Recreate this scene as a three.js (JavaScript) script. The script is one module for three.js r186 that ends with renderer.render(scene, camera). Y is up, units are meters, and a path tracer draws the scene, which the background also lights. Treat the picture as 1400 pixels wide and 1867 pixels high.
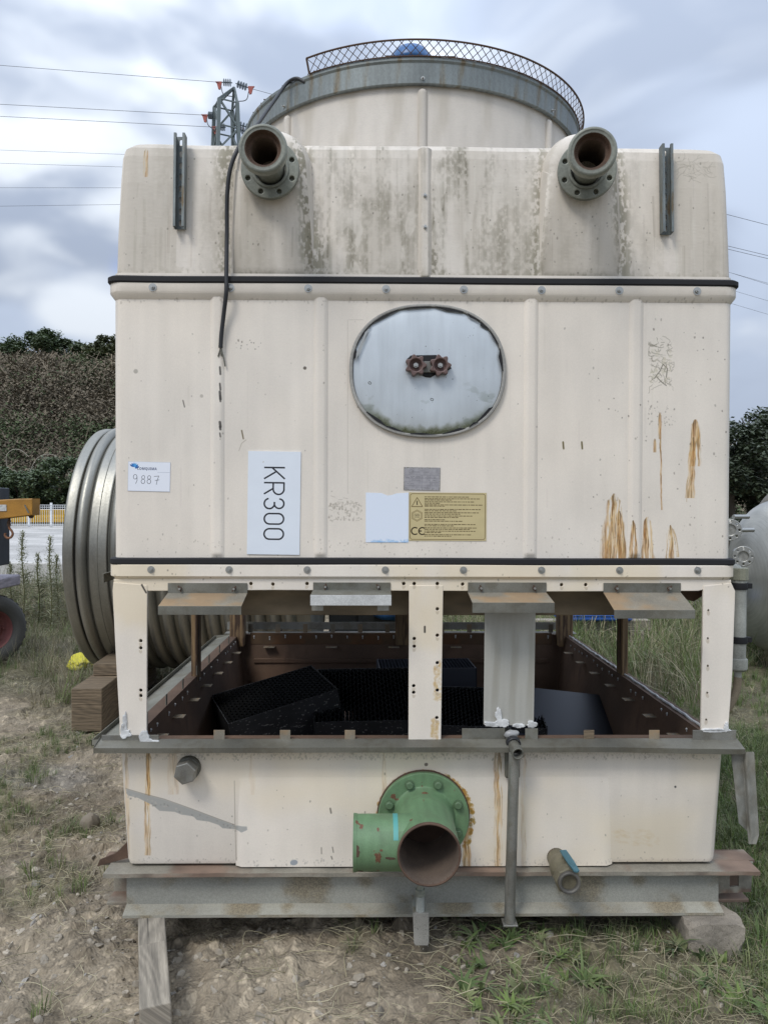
import * as THREE from 'three';
import { mergeGeometries, mergeVertices, toCreasedNormals } from 'three/addons/utils/BufferGeometryUtils.js';
import { RoundedBoxGeometry } from 'three/addons/geometries/RoundedBoxGeometry.js';

// ---------------------------------------------------------------- camera, sky, sun, exposure
const scene = new THREE.Scene();
const FOCAL = 1410, PW = 1400, PH = 1867;
const camera = new THREE.PerspectiveCamera(2 * Math.atan(PH / 2 / FOCAL) * 180 / Math.PI, PW / PH, 0.05, 1500);
camera.position.set(-0.185, 1.6, 2.8);
camera.rotation.order = 'YXZ';
camera.rotation.set(-0.75 * Math.PI / 180, -0.8 * Math.PI / 180, 0.17 * Math.PI / 180);
camera.updateMatrixWorld(true);
const renderer = new THREE.WebGLRenderer({ antialias: true });
renderer.toneMapping = THREE.LinearToneMapping;
renderer.toneMappingExposure = 1.12;
renderer.shadowMap.enabled = true;

// seeded random numbers and noise
let seedState = 12345;
const seed = (s) => { seedState = s >>> 0; };
function rnd() { seedState = (seedState + 0x6d2b79f5) | 0; let t = Math.imul(seedState ^ (seedState >>> 15), 1 | seedState); t = (t + Math.imul(t ^ (t >>> 7), 61 | t)) ^ t; return ((t ^ (t >>> 14)) >>> 0) / 4294967296; }
const rr = (a, b) => a + (b - a) * rnd();
const HASH = new Float32Array(65536); seed(7); for (let i = 0; i < 65536; i++) HASH[i] = rnd();
const hsh = (x, y) => HASH[((x * 73 + y * 9277 + (x * y & 1023) * 31) & 65535)];
function vn(x, y, per = 0) {
  let xi = Math.floor(x), yi = Math.floor(y); const fx = x - xi, fy = y - yi;
  let x1 = xi + 1, y1 = yi + 1;
  if (per) { xi = ((xi % per) + per) % per; yi = ((yi % per) + per) % per; x1 = ((x1 % per) + per) % per; y1 = ((y1 % per) + per) % per; }
  const u = fx * fx * (3 - 2 * fx), v = fy * fy * (3 - 2 * fy);
  const a = hsh(xi, yi), b = hsh(x1, yi), c = hsh(xi, y1), d = hsh(x1, y1);
  return a + (b - a) * u + (c - a) * v + (a - b - c + d) * u * v;
}
function fbm(x, y, oct = 4, per = 0) { let s = 0, a = 0.5, n = 0; for (let i = 0; i < oct; i++) { s += a * vn(x + i * 17.3 * (per ? 0 : 1), y, per); n += a; x *= 2; y *= 2; per *= 2; a *= 0.5; } return s / n; }
const clamp = (x, a = 0, b = 1) => Math.min(b, Math.max(a, x));
const sst = (a, b, x) => { const t = clamp((x - a) / (b - a)); return t * t * (3 - 2 * t); };
const lerp = (a, b, t) => a + (b - a) * t;
const mix3 = (a, b, t) => [lerp(a[0], b[0], t), lerp(a[1], b[1], t), lerp(a[2], b[2], t)];

// overcast sky with broken clouds: CIE-like brightening to the zenith, cloud noise on a cloud plane
{
  const W = 1280, H = 640, data = new Float32Array(W * H * 4);
  const base = [0.52, 0.605, 0.76], bright = [0.80, 0.86, 0.94], dark = [0.34, 0.40, 0.515];
  for (let j = 0; j < H; j++) {
    const el = ((j + 0.5) / H - 0.5) * Math.PI, sy = Math.sin(el), cy = Math.cos(el);
    for (let i = 0; i < W; i++) {
      const az = ((i + 0.5) / W - 0.5) * 2 * Math.PI, dx = cy * Math.cos(az), dz = cy * Math.sin(az);
      const k = 1 / (Math.max(sy, 0) + 0.22), px = dx * k * 1.5 + 31, pz = dz * k * 1.5 + 47;
      const w1 = fbm(px * 0.9 + 5, pz * 0.9, 4), w2 = fbm(px * 0.9 + 50, pz * 0.9 + 9, 4);
      const n = fbm(px * 1.9 + w1 * 2.4, pz * 2.4 + w2 * 2.4, 6), m = fbm(px * 0.33 + 90 + w2 * 0.8, pz * 0.33 + 20, 4);
      const hi = sst(0.46, 0.66, n * 0.70 + m * 0.32 - 0.09 * dx), lo = sst(0.42, 0.62, fbm(px * 0.8 + 200, pz * 0.9 + w1 * 1.8, 5) + 0.11 * dx);
      let c = mix3(base, dark, lo * 0.85); c = mix3(c, bright, hi * 0.95);
      const open = sst(0.70, 0.78, fbm(px * 1.3 + 300, pz * 1.3 + w2, 4)) * 0.5;
      c = mix3(c, [0.30, 0.42, 0.78], open * (1 - hi));
      const g = sy > 0 ? (1 + 2 * sy) / 1.55 : 0.64;
      const o = (j * W + i) * 4, gr = sst(-0.02, 0.0, sy);
      for (let q = 0; q < 3; q++) data[o + q] = lerp([0.12, 0.11, 0.10][q], c[q] * g, gr);
      data[o + 3] = 1;
    }
  }
  const sky = new THREE.DataTexture(data, W, H, THREE.RGBAFormat, THREE.FloatType);
  sky.mapping = THREE.EquirectangularReflectionMapping; sky.magFilter = THREE.LinearFilter; sky.minFilter = THREE.LinearFilter; sky.needsUpdate = true;
  scene.background = sky; scene.environment = sky;
}
const sun = new THREE.DirectionalLight(new THREE.Color(1, 0.96, 0.9), 1.5);
sun.position.set(-7, 16, 9); sun.target.position.set(0, 1, -1); sun.castShadow = true; sun.shadow.radius = 32;
sun.shadow.mapSize.set(2048, 2048); Object.assign(sun.shadow.camera, { left: -12, right: 12, top: 12, bottom: -12, near: 1, far: 50 });
scene.add(sun, sun.target);

// ---------------------------------------------------------------- helpers
const V = (x, y, z) => new THREE.Vector3(x, y, z);
// a photograph pixel seen on the plane z = const (the distance comes from the thing it lies on)
function at(px, py, z = 0) {
  const d = V((px - PW / 2) / FOCAL, -(py - PH / 2) / FOCAL, -1).applyQuaternion(camera.quaternion);
  return d.multiplyScalar((z - camera.position.z) / d.z).add(camera.position);
}
const used = new Map();
function numbered(n) { const k = used.get(n) ?? 0; used.set(n, k + 1); return k ? n + '_' + String(k).padStart(3, '0') : n; }
function shadows(o) { o.traverse((m) => { if (m.isMesh) { m.castShadow = true; m.receiveShadow = true; } }); return o; }
function thing(name, label, category, pos = [0, 0, 0], group) {
  const g = new THREE.Group(); g.name = numbered(name); g.position.set(...pos); g.userData = { label, category };
  if (group) g.userData.group = group; scene.add(g); return g;
}
function tag(o, label, category, group, kind) { Object.assign(o.userData, { label, category }); if (group) o.userData.group = group; if (kind) o.userData.kind = kind; return o; }
function add(parent, name, geo, mat, pos, rot) {
  const m = new THREE.Mesh(Array.isArray(geo) ? mergeGeometries(geo.map(plain)) : geo, mat); m.name = parent === scene ? numbered(name) : name; m.castShadow = m.receiveShadow = true;
  if (pos) m.position.set(...pos); if (rot) m.rotation.set(...rot); parent.add(m); return m;
}
function plain(g) { const h = g.index ? g.toNonIndexed() : g.clone(); for (const k of Object.keys(h.attributes)) if (!['position', 'normal', 'uv'].includes(k)) h.deleteAttribute(k); h.morphAttributes = {}; return h; }
// uv in metres by dominant normal
function boxUV(g, s = 1, ox = 0, oy = 0) {
  g = plain(g); const p = g.attributes.position, n = g.attributes.normal, uv = new Float32Array(p.count * 2);
  for (let i = 0; i < p.count; i += 3) {
    let ax = 0, ay = 0, az = 0; for (let k = 0; k < 3; k++) { ax += Math.abs(n.getX(i + k)); ay += Math.abs(n.getY(i + k)); az += Math.abs(n.getZ(i + k)); }
    for (let k = 0; k < 3; k++) { const x = p.getX(i + k), y = p.getY(i + k), z = p.getZ(i + k);
      const [u, v] = az >= ax && az >= ay ? [x, y] : ax >= ay ? [z, y] : [x, z]; uv[(i + k) * 2] = u * s + ox; uv[(i + k) * 2 + 1] = v * s + oy; }
  }
  g.setAttribute('uv', new THREE.BufferAttribute(uv, 2)); return g;
}
// uv that spreads one painted sheet over the front (x, y) and the same sheet over the sides (z, y)
function sheetUV(g, x0, x1, y0, y1) {
  g = plain(g); const p = g.attributes.position, n = g.attributes.normal, uv = new Float32Array(p.count * 2);
  for (let i = 0; i < p.count; i += 3) {
    let ax = 0, az = 0; for (let k = 0; k < 3; k++) { ax += Math.abs(n.getX(i + k)); az += Math.abs(n.getZ(i + k)); }
    for (let k = 0; k < 3; k++) { const x = p.getX(i + k), y = p.getY(i + k), z = p.getZ(i + k);
      uv[(i + k) * 2] = az >= ax ? (x - x0) / (x1 - x0) : (z * 0.93 - x0 + 1.2) / (x1 - x0); uv[(i + k) * 2 + 1] = (y - y0) / (y1 - y0); }
  }
  g.setAttribute('uv', new THREE.BufferAttribute(uv, 2)); return g;
}
const mv = (g, x = 0, y = 0, z = 0, rx = 0, ry = 0, rz = 0) => g.applyMatrix4(new THREE.Matrix4().compose(V(x, y, z), new THREE.Quaternion().setFromEuler(new THREE.Euler(rx, ry, rz)), V(1, 1, 1)));
const box = (w, h, d, x = 0, y = 0, z = 0) => mv(new THREE.BoxGeometry(w, h, d), x, y, z);
const rbox = (w, h, d, x = 0, y = 0, z = 0, r = 0.004, s = 2) => mv(new RoundedBoxGeometry(w, h, d, s, Math.min(r, w / 2.01, h / 2.01, d / 2.01)), x, y, z);
const cyl = (r0, r1, h, x = 0, y = 0, z = 0, n = 24, open = false) => mv(new THREE.CylinderGeometry(r1, r0, h, n, 1, open), x, y, z);
const cylZ = (r0, r1, l, x = 0, y = 0, z = 0, n = 32, open = false) => mv(mv(new THREE.CylinderGeometry(r1, r0, l, n, 1, open), 0, 0, 0, Math.PI / 2), x, y, z);   // r1 at +z
const latheZ = (pts, n = 48) => mv(new THREE.LatheGeometry(pts.map(([r, z]) => new THREE.Vector2(r, z)), n), 0, 0, 0, Math.PI / 2);
function bar(a, b, w, h = w) { // box bar from a to b
  const d = b.clone().sub(a), l = d.length(), g = new THREE.BoxGeometry(w, h, l);
  const up = Math.abs(d.y) > 0.95 * l ? V(1, 0, 0) : V(0, 1, 0), m = new THREE.Matrix4().lookAt(b, a, up); m.setPosition(a.clone().add(b).multiplyScalar(0.5)); return g.applyMatrix4(m);
}
const tube = (pts, r, seg = 60, rad = 10, closed = false) => new THREE.TubeGeometry(new THREE.CatmullRomCurve3(pts, closed), seg, r, rad, closed);
function shape(pts) { const s = new THREE.Shape(); pts.forEach(([x, y], i) => i ? s.lineTo(x, y) : s.moveTo(x, y)); s.closePath(); return s; }
const extrude = (s, depth, bevel = 0, seg = 2, curve = 12) => new THREE.ExtrudeGeometry(s, { depth, bevelEnabled: bevel > 0, bevelSize: bevel, bevelThickness: bevel, bevelOffset: -bevel, bevelSegments: seg, curveSegments: curve });
function circle(r, n = 48, hole = 0) { const s = new THREE.Shape(); s.absarc(0, 0, r, 0, Math.PI * 2); if (hole) { const h = new THREE.Path(); h.absarc(0, 0, hole, 0, Math.PI * 2, true); s.holes.push(h); } return s; }
function poly(n, r, a0 = 0) { return shape(Array.from({ length: n }, (_, i) => [r * Math.cos(a0 + i / n * 2 * Math.PI), r * Math.sin(a0 + i / n * 2 * Math.PI)])); }
// rounded rectangle in plan (x, z), from the front left corner round
function plan(hx, zf, zb, r, n = 6) {
  const out = [], c = [[hx - r, zf - r, Math.PI / 2, 0], [-(hx - r), zf - r, Math.PI, Math.PI / 2], [-(hx - r), zb + r, 1.5 * Math.PI, Math.PI], [hx - r, zb + r, 2 * Math.PI, 1.5 * Math.PI]];
  // order: start front right, go counter-clockwise seen from above with z down
  for (const [cx, cz, a1, a0] of c) for (let i = 0; i <= n; i++) { const a = a0 + (a1 - a0) * i / n; out.push([cx + r * Math.cos(a), cz + r * Math.sin(a)]); }
  // subdivide long sides
  const fine = []; for (let i = 0; i < out.length; i++) { const a = out[i], b = out[(i + 1) % out.length], l = Math.hypot(b[0] - a[0], b[1] - a[1]), k = l > 0.5 ? 26 : 1; for (let j = 0; j < k; j++) fine.push([lerp(a[0], b[0], j / k), lerp(a[1], b[1], j / k)]); }
  return fine;
}
function loft(rings, { cap = false, flip = false, crease = 0.6 } = {}) { // rings: [{pts:[[x,z]...], y}]
  const n = rings[0].pts.length, pos = [], idx = [];
  for (const r of rings) for (const [x, z] of r.pts) pos.push(x, r.y, z);
  for (let j = 0; j + 1 < rings.length; j++) for (let i = 0; i < n; i++) { const a = j * n + i, b = j * n + (i + 1) % n, c = a + n, d = b + n; flip ? idx.push(a, c, b, b, c, d) : idx.push(a, b, c, b, d, c); }
  if (cap) { const j = rings.length - 1, k = pos.length / 3; let cx = 0, cz = 0; for (const [x, z] of rings[j].pts) { cx += x / n; cz += z / n; } pos.push(cx, rings[j].y, cz); for (let i = 0; i < n; i++) idx.push(j * n + i, j * n + (i + 1) % n, k); }
  const g = new THREE.BufferGeometry(); g.setAttribute('position', new THREE.Float32BufferAttribute(pos, 3)); g.setIndex(idx); g.setAttribute('uv', new THREE.Float32BufferAttribute(new Float32Array(pos.length / 3 * 2), 2));
  return toCreasedNormals(g, crease);
}
function jitter(g, amp, f) { const p = g.attributes.position; for (let i = 0; i < p.count; i++) { const x = p.getX(i), y = p.getY(i), z = p.getZ(i); p.setXYZ(i, x + amp * (fbm(y * f + 3, z * f + 7, 2) - 0.5), y + amp * (fbm(x * f + 13, z * f + 1, 2) - 0.5), z + amp * (fbm(x * f + 23, y * f + 5, 2) - 0.5)); } g.computeVertexNormals(); return g; }

// ---------------------------------------------------------------- textures
const px = (n) => Math.round(n);
function canvas(w, h) { const c = document.createElement('canvas'); c.width = w; c.height = h; return c; }
function ctex(c, wrap = false) { const t = new THREE.CanvasTexture(c); t.colorSpace = THREE.SRGBColorSpace; t.magFilter = THREE.LinearFilter; if (wrap) t.wrapS = t.wrapT = THREE.RepeatWrapping; return t; }
function pixelsInto(c, fn) { const x = c.getContext('2d'), im = x.getImageData(0, 0, c.width, c.height), d = im.data; for (let j = 0, o = 0; j < c.height; j++) for (let i = 0; i < c.width; i++, o += 4) { const r = fn(i, j, d[o], d[o + 1], d[o + 2]); d[o] = r[0]; d[o + 1] = r[1]; d[o + 2] = r[2]; d[o + 3] = 255; } x.putImageData(im, 0, 0); return c; }
// tileable colour texture fn(u, v, periodic fbm) -> [r, g, b]
function tile(n, fn) { const c = canvas(n, n); pixelsInto(c, (i, j) => fn(i / n, j / n)); return ctex(c, true); }
function dataTile(n, fn) { const d = new Uint8Array(n * n * 4); for (let j = 0, o = 0; j < n; j++) for (let i = 0; i < n; i++, o += 4) { d[o] = d[o + 1] = d[o + 2] = clamp(fn(i / n, j / n)) * 255; d[o + 3] = 255; } const t = new THREE.DataTexture(d, n, n); t.wrapS = t.wrapT = THREE.RepeatWrapping; t.magFilter = THREE.LinearFilter; t.minFilter = THREE.LinearFilter; t.needsUpdate = true; return t; }
const sc = (c, k) => [clamp(c[0] * k, 0, 255), clamp(c[1] * k, 0, 255), clamp(c[2] * k, 0, 255)];
const std = (o) => new THREE.MeshStandardMaterial(o);
const rgb = (r, g, b) => new THREE.Color().setRGB(r, g, b);

const bumpFine = dataTile(512, (u, v) => 0.5 * fbm(u * 32, v * 32, 4, 32) + 0.5 * fbm(u * 6, v * 6, 4, 6));
const bumpPaint = dataTile(512, (u, v) => 0.75 * fbm(u * 5, v * 5, 4, 5) + 0.25 * vn(u * 128, v * 128, 128));

// weathered steel sheet, grey, with dull patches and fine vertical streaks
const steelTex = tile(512, (u, v) => { const a = fbm(u * 4, v * 4, 5, 4), s = fbm(u * 14 + 5, v * 14, 4, 14), f = vn(u * 256, v * 256, 256); return sc(mix3([176, 175, 168], [160, 156, 145], sst(0.4, 0.75, s)), 0.82 + 0.3 * (a - 0.5) + 0.08 * (f - 0.5)); });
const galvTex = tile(768, (u, v) => { const a = fbm(u * 6, v * 6, 5, 6), s = fbm(u * 40, v * 3, 4, 1), r = sst(0.56, 0.72, fbm(u * 24, v * 3 + 7, 4, 3) * 0.6 + a * 0.4), f = vn(u * 300, v * 300, 300); return mix3(sc([150, 158, 158], 0.85 + 0.3 * (a - 0.5) + 0.2 * (s - 0.5) + 0.08 * (f - 0.5)), sc([104, 84, 56], 0.8 + 0.5 * f * a), r * 0.75); });
const rustSheetTex = tile(512, (u, v) => { const a = fbm(u * 5, v * 5, 5, 5), b = fbm(u * 9 + 3, v * 9, 4, 9), f = vn(u * 200, v * 200, 200), r = sst(0.42, 0.68, a); return mix3(sc([150, 144, 130], 0.9 + 0.2 * (b - 0.5) + 0.1 * (f - 0.5)), sc([160, 128, 92], 0.85 + 0.3 * b), r * 0.62); });
const dirtyBrownTex = tile(512, (u, v) => { const a = fbm(u * 4, v * 4, 5, 4), s = fbm(u * 9 + 2, v * 5, 4, 1), f = vn(u * 256, v * 256, 256); return mix3(sc([100, 79, 64], 0.7 + 0.6 * a + 0.1 * (f - 0.5)), sc([56, 44, 36], 0.8 + 0.5 * a), sst(0.4, 0.7, s * 0.6 + a * 0.4)); });
const brownPostTex = tile(512, (u, v) => { const a = fbm(u * 6, v * 3, 5, 3), s = fbm(u * 30, v * 3, 3, 3), f = vn(u * 256, v * 256, 256); return mix3(sc([138, 114, 82], 0.7 + 0.5 * a), sc([66, 49, 36], 0.8 + 0.4 * f), sst(0.42, 0.66, s * 0.5 + a * 0.5)); });
const woodTex = tile(768, (u, v) => { const g = fbm(u * 3 + fbm(u * 2, v * 40, 2, 40) * 0.35, v * 60, 3, 60), ring = Math.abs(Math.sin((v * 26 + fbm(u * 2, v * 8, 3, 2) * 4) * Math.PI)), f = vn(u * 40, v * 400, 400), cr = sst(0.78, 0.86, fbm(u * 4, v * 90, 3, 90)); return sc([170, 161, 146], (0.72 + 0.32 * g - 0.12 * ring * ring + 0.12 * (f - 0.5)) * (1 - 0.45 * cr)); });
const woodBump = dataTile(512, (u, v) => fbm(u * 4, v * 90, 4, 90));
const stainlessTex = tile(640, (u, v) => { const a = fbm(u * 4, v * 4, 5, 4), s = fbm(u * 8, v * 60, 3, 4), f = vn(u * 256, v * 256, 256), st = sst(0.52, 0.7, fbm(u * 8 + 3, v * 3, 5, 1)); return mix3(sc([196, 196, 190], 0.82 + 0.3 * (a - 0.5) + 0.1 * (s - 0.5) + 0.05 * (f - 0.5)), sc([128, 112, 88], 0.9 + 0.3 * a), st * 0.7); });
const stainRough = dataTile(512, (u, v) => 0.32 + 0.3 * fbm(u * 5, v * 5, 5, 5) + 0.08 * vn(u * 200, v * 200, 200));
const concreteTex = tile(512, (u, v) => { const a = fbm(u * 4, v * 4, 6, 4), f = vn(u * 400, v * 400, 400), sp = sst(0.8, 0.9, vn(u * 120, v * 120, 120)); return sc([218, 216, 212], 0.82 + 0.3 * (a - 0.5) + 0.14 * (f - 0.5) - 0.15 * sp); });
const creamTex = tile(768, (u, v) => { const a = fbm(u * 4, v * 4, 5, 4), s = fbm(u * 40, v * 3, 4, 1), f = vn(u * 380, v * 380, 380), g = sst(0.5, 0.72, fbm(u * 26 + 9, v * 2, 5, 2) * 0.7 + a * 0.3); return mix3(sc([214, 207, 197], 0.95 + 0.08 * (a - 0.5) + 0.07 * (s - 0.5) + 0.03 * (f - 0.5)), [168, 160, 146], g * 0.5); });
const blotchTex = tile(512, (u, v) => { const a = fbm(u * 6, v * 6, 5, 6), f = vn(u * 200, v * 200, 200); return sc([236, 236, 236], 0.72 + 0.4 * a + 0.12 * (f - 0.5)); });

const greenTex = tile(512, (u, v) => { const a = fbm(u * 5, v * 5, 4, 5), f = vn(u * 200, v * 200, 200), b = fbm(u * 16, v * 3, 3, 1), ch = sst(0.70, 0.72, fbm(u * 9 + 4, v * 9, 5, 9)), d = sst(0.52, 0.7, fbm(u * 7 + 1, v * 7 + 5, 4, 7)); let c = sc([120, 156, 114], 0.86 + 0.2 * (a - 0.5) + 0.14 * (b - 0.5) + 0.06 * (f - 0.5)); c = mix3(c, [92, 112, 84], d * 0.5); return mix3(c, sc([104, 72, 54], 0.8 + 0.4 * f), ch); });
const fillTex = tile(512, (u, v) => { const a = fbm(u * 6, v * 6, 4, 6), s = sst(0.70, 0.76, fbm(u * 40, v * 40, 3, 40)); return mix3(sc([40, 41, 43], 0.7 + 0.6 * a), [150, 148, 142], s * 0.8); });
const M = {
  cream: std({ map: creamTex, roughness: 0.6, bumpMap: bumpPaint, bumpScale: 0.0006 }),
  steel: std({ map: steelTex, roughness: 0.5, metalness: 0.65, bumpMap: bumpFine, bumpScale: 0.0004 }),
  dullSteel: std({ map: steelTex, color: rgb(0.62, 0.62, 0.58), roughness: 0.62, metalness: 0.35 }),
  galv: std({ map: galvTex, roughness: 0.55, metalness: 0.5, bumpMap: bumpFine, bumpScale: 0.0004 }),
  rustSheet: std({ map: rustSheetTex, roughness: 0.7, metalness: 0.25 }),
  liner: std({ map: dirtyBrownTex, roughness: 0.75, bumpMap: bumpFine, bumpScale: 0.002 }),
  brownPost: std({ map: brownPostTex, roughness: 0.7, bumpMap: bumpFine, bumpScale: 0.001 }),
  gasket: std({ color: rgb(0.009, 0.009, 0.011), roughness: 0.75 }),
  rubber: std({ color: rgb(0.018, 0.019, 0.022), roughness: 0.5 }),
  bolt: std({ color: rgb(0.42, 0.42, 0.40), roughness: 0.38, metalness: 0.85 }),
  washer: std({ color: rgb(0.35, 0.34, 0.32), roughness: 0.5, metalness: 0.7 }),
  greenGrey: std({ map: blotchTex, color: rgb(0.315, 0.33, 0.28), roughness: 0.5, metalness: 0.15, bumpMap: bumpFine, bumpScale: 0.0005 }),
  greenPaint: std({ map: greenTex, roughness: 0.55, bumpMap: bumpPaint, bumpScale: 0.0008 }),
  rust: std({ map: blotchTex, color: rgb(0.125, 0.075, 0.05), roughness: 0.85, bumpMap: bumpFine, bumpScale: 0.0015 }),
  pipeInside: std({ map: blotchTex, color: rgb(0.20, 0.15, 0.115), roughness: 0.85, bumpMap: bumpFine, bumpScale: 0.0015 }),
  black: std({ roughness: 0.6, map: fillTex }),
  blueBlack: std({ color: rgb(0.035, 0.04, 0.055), roughness: 0.45 }),
  sealant: std({ map: blotchTex, color: rgb(0.84, 0.85, 0.85), roughness: 0.4, bumpMap: bumpFine, bumpScale: 0.002 }),
  wood: std({ map: woodTex, roughness: 0.85, bumpMap: woodBump, bumpScale: 0.002 }),
  woodBrown: std({ map: woodTex, color: rgb(0.60, 0.51, 0.41), roughness: 0.85, bumpMap: woodBump, bumpScale: 0.003 }),
  stainless: std({ map: stainlessTex, color: rgb(0.86, 0.84, 0.8), roughnessMap: stainRough, roughness: 0.9, metalness: 0.85, bumpMap: bumpPaint, bumpScale: 0.0012 }),
  concrete: std({ map: concreteTex, roughness: 0.9, bumpMap: bumpFine, bumpScale: 0.003 }),
  knob: std({ color: rgb(0.125, 0.078, 0.07), roughness: 0.5 }),
  pvc: std({ map: blotchTex, color: rgb(0.50, 0.51, 0.46), roughness: 0.5 }),
  blue: std({ map: blotchTex, color: rgb(0.035, 0.16, 0.42), roughness: 0.4 }),
};

// ---------------------------------------------------------------- painted sheets of the tower (stains, dirt, rust: matter on the paint)
function sheet(x0, x1, y0, y1, w, h) {
  const c = canvas(w, h), g = c.getContext('2d'), kx = w / (x1 - x0), ky = h / (y1 - y0);
  const P = (a, b, z = 0) => { const p = at(a, b, z); return [(p.x - x0) * kx, (y1 - p.y) * ky]; };  // photograph pixel on that plane -> sheet pixel
  const s = kx / 503.6;
  g.lineCap = 'round'; g.lineJoin = 'round';
  const S = { c, g, P, s, x0, x1, y0, y1,
    fill(fn) { pixelsInto(c, (i, j) => fn(i / kx + x0, y1 - j / ky)); },
    over(fn) { pixelsInto(c, (i, j, r, gg, b) => fn(i / kx + x0, y1 - j / ky, [r, gg, b])); },
    line(pts, w, col, a = 1, z = 0) { g.globalAlpha = a; g.strokeStyle = col; g.lineWidth = w * s; g.beginPath(); pts.forEach(([u, v], i) => { const q = P(u, v, z); i ? g.lineTo(...q) : g.moveTo(...q); }); g.stroke(); g.globalAlpha = 1; },
    poly(pts, col, a = 1) { g.globalAlpha = a; g.fillStyle = col; g.beginPath(); pts.forEach(([u, v], i) => { const q = P(u, v); i ? g.lineTo(...q) : g.moveTo(...q); }); g.fill(); g.globalAlpha = 1; },
    dot(u, v, r, col, a = 1, ry = r) { const q = P(u, v); g.globalAlpha = a; g.fillStyle = col; g.beginPath(); g.ellipse(q[0], q[1], r * s, ry * s, rr(-0.4, 0.4), 0, 7); g.fill(); g.globalAlpha = 1; },
    specks(u0, v0, u1, v1, n, r0, r1, col, a = 0.7) { for (let i = 0; i < n; i++) { const r = rr(r0, r1); S.dot(rr(u0, u1), rr(v0, v1), r, col, a * rr(0.4, 1), r * rr(0.6, 1.9)); } },
    // a run of rust: filaments that branch downwards
    run(u, v0, v1, w0, w1, n, cols, a = 0.6) { for (let i = 0; i < n; i++) { let x = u + rr(-w0, w0), y = v0 + rr(0, 6); const tx = u + rr(-w1, w1), end = lerp(v0, v1, rr(0.5, 1.05)), pts = [[x, y]]; while (y < end) { y += rr(5, 10); x += (tx - x) * 0.16 + rr(-1.2, 1.2); pts.push([x, Math.min(y, v1)]); } S.line(pts, rr(0.8, 2.8), cols[Math.floor(rnd() * cols.length)], a * rr(0.5, 1)); } },
    // rust that seeped out and ran down: soft amber matter with darker filaments, irregular edge
    seep(u, v0, v1, w0, w1, str = 1, drift = 0) { const [ax, ay] = P(u - w1 * 1.5 - Math.abs(drift), v0 - 3), [bx, by] = P(u + w1 * 1.5 + Math.abs(drift), v1), X = Math.floor(ax), Y = Math.floor(ay), W = Math.ceil(bx - ax), H = Math.ceil(by - ay), im = g.getImageData(X, Y, W, H), d = im.data, o1 = u * 0.37;
      for (let j = 0, o = 0; j < H; j++) for (let i = 0; i < W; i++, o += 4) { const t = j / H, v = lerp(v0, v1, t), uu = lerp(u - w1 * 1.5 - Math.abs(drift), u + w1 * 1.5 + Math.abs(drift), i / W) - drift * t, w = lerp(w0, w1, Math.pow(t, 0.75)) * Math.min(1, 0.35 + t * 6), wob = 2.2 * (fbm(v * 0.06 + o1, 3, 2) - 0.5), q = Math.abs(uu - u + wob) / w + 0.55 * (fbm(uu * 0.22 + o1, v * 0.05, 3) - 0.5);
        const ins = sst(1.0, 0.62, q), fil = fbm((uu + wob * 1.4) * 0.34 + o1, v * 0.022 + o1, 3), f2 = fbm((uu + wob) * 0.9 + 7, v * 0.05 + o1, 2), k = ins * sst(0.27, 0.47, fil) * str, tip = sst(0.28, 0.05, t) * sst(0.5, 0.62, f2 + 0.12), fade = 1 - 0.35 * t; if (k < 0.01) continue;
        const col = mix3(mix3([210, 164, 92], [158, 100, 40], sst(0.42, 0.66, fil)), [92, 74, 48], Math.max(tip * 0.8, sst(0.55, 0.7, f2) * 0.6)); const al = clamp(k * fade * (0.55 + 0.5 * sst(0.4, 0.65, f2))); for (let z = 0; z < 3; z++) d[o + z] = lerp(d[o + z], col[z], al); } g.putImageData(im, X, Y); },
    tex() { return ctex(c); } };
  return S;
}
const creamAt = (x, y, k = 1) => { const a = fbm(x * 2.2 + 11, y * 2.2 + 3, 3), s = fbm(x * 34, y * 1.7, 2), f = vn(x * 420, y * 420), b = fbm(x * 9, y * 5 + 40, 3); return sc(mix3([235, 225, 211], [223, 216, 206], a), (0.975 + 0.08 * (b - 0.5) + 0.03 * (s - 0.5) + 0.03 * (f - 0.5)) * k); };

// middle casing
seed(101);
const mid = sheet(-1.2, 1.2, 1.30, 2.45, 1536, 736);
mid.fill((x, y) => creamAt(x, y));
mid.specks(215, 550, 1330, 1010, 150, 0.5, 1.5, '#6b655c', 0.45);
mid.specks(215, 980, 1330, 1016, 260, 0.4, 1.4, '#7a7266', 0.35);
mid.specks(215, 545, 1330, 552, 160, 0.6, 2.2, '#8d867b', 0.35);
for (let i = 0; i < 70; i++) { const u = rr(215, 1330), v = rr(545, 900), l = rr(20, 110); mid.line([[u, v], [u + rr(-1, 1), v + l]], rr(1, 4), rnd() < 0.5 ? '#c0b8ac' : '#e6e0d6', rr(0.06, 0.16)); }
for (const v0 of [670, 700, 715, 722, 770, 778, 790]) mid.line([[402, v0], [403, v0 + rr(4, 14)]], rr(2, 4.5), '#3c3834', 0.8);
mid.line([[334, 730], [337, 742]], 2, '#55504a', 0.8); mid.line([[441, 785], [444, 800]], 2.4, '#5c5138', 0.8); mid.line([[436, 822], [441, 808], [449, 802]], 1, '#8a826f', 0.6);
mid.dot(248, 677, 4, '#908a80', 0.6); mid.dot(368, 722, 3, '#a09a8f', 0.6); mid.dot(556, 671, 3, '#4a4238', 0.8);
mid.specks(430, 620, 480, 640, 14, 0.6, 1.6, '#5a544a'); mid.specks(600, 915, 660, 950, 90, 0.6, 2, '#958d80', 0.55);
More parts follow.
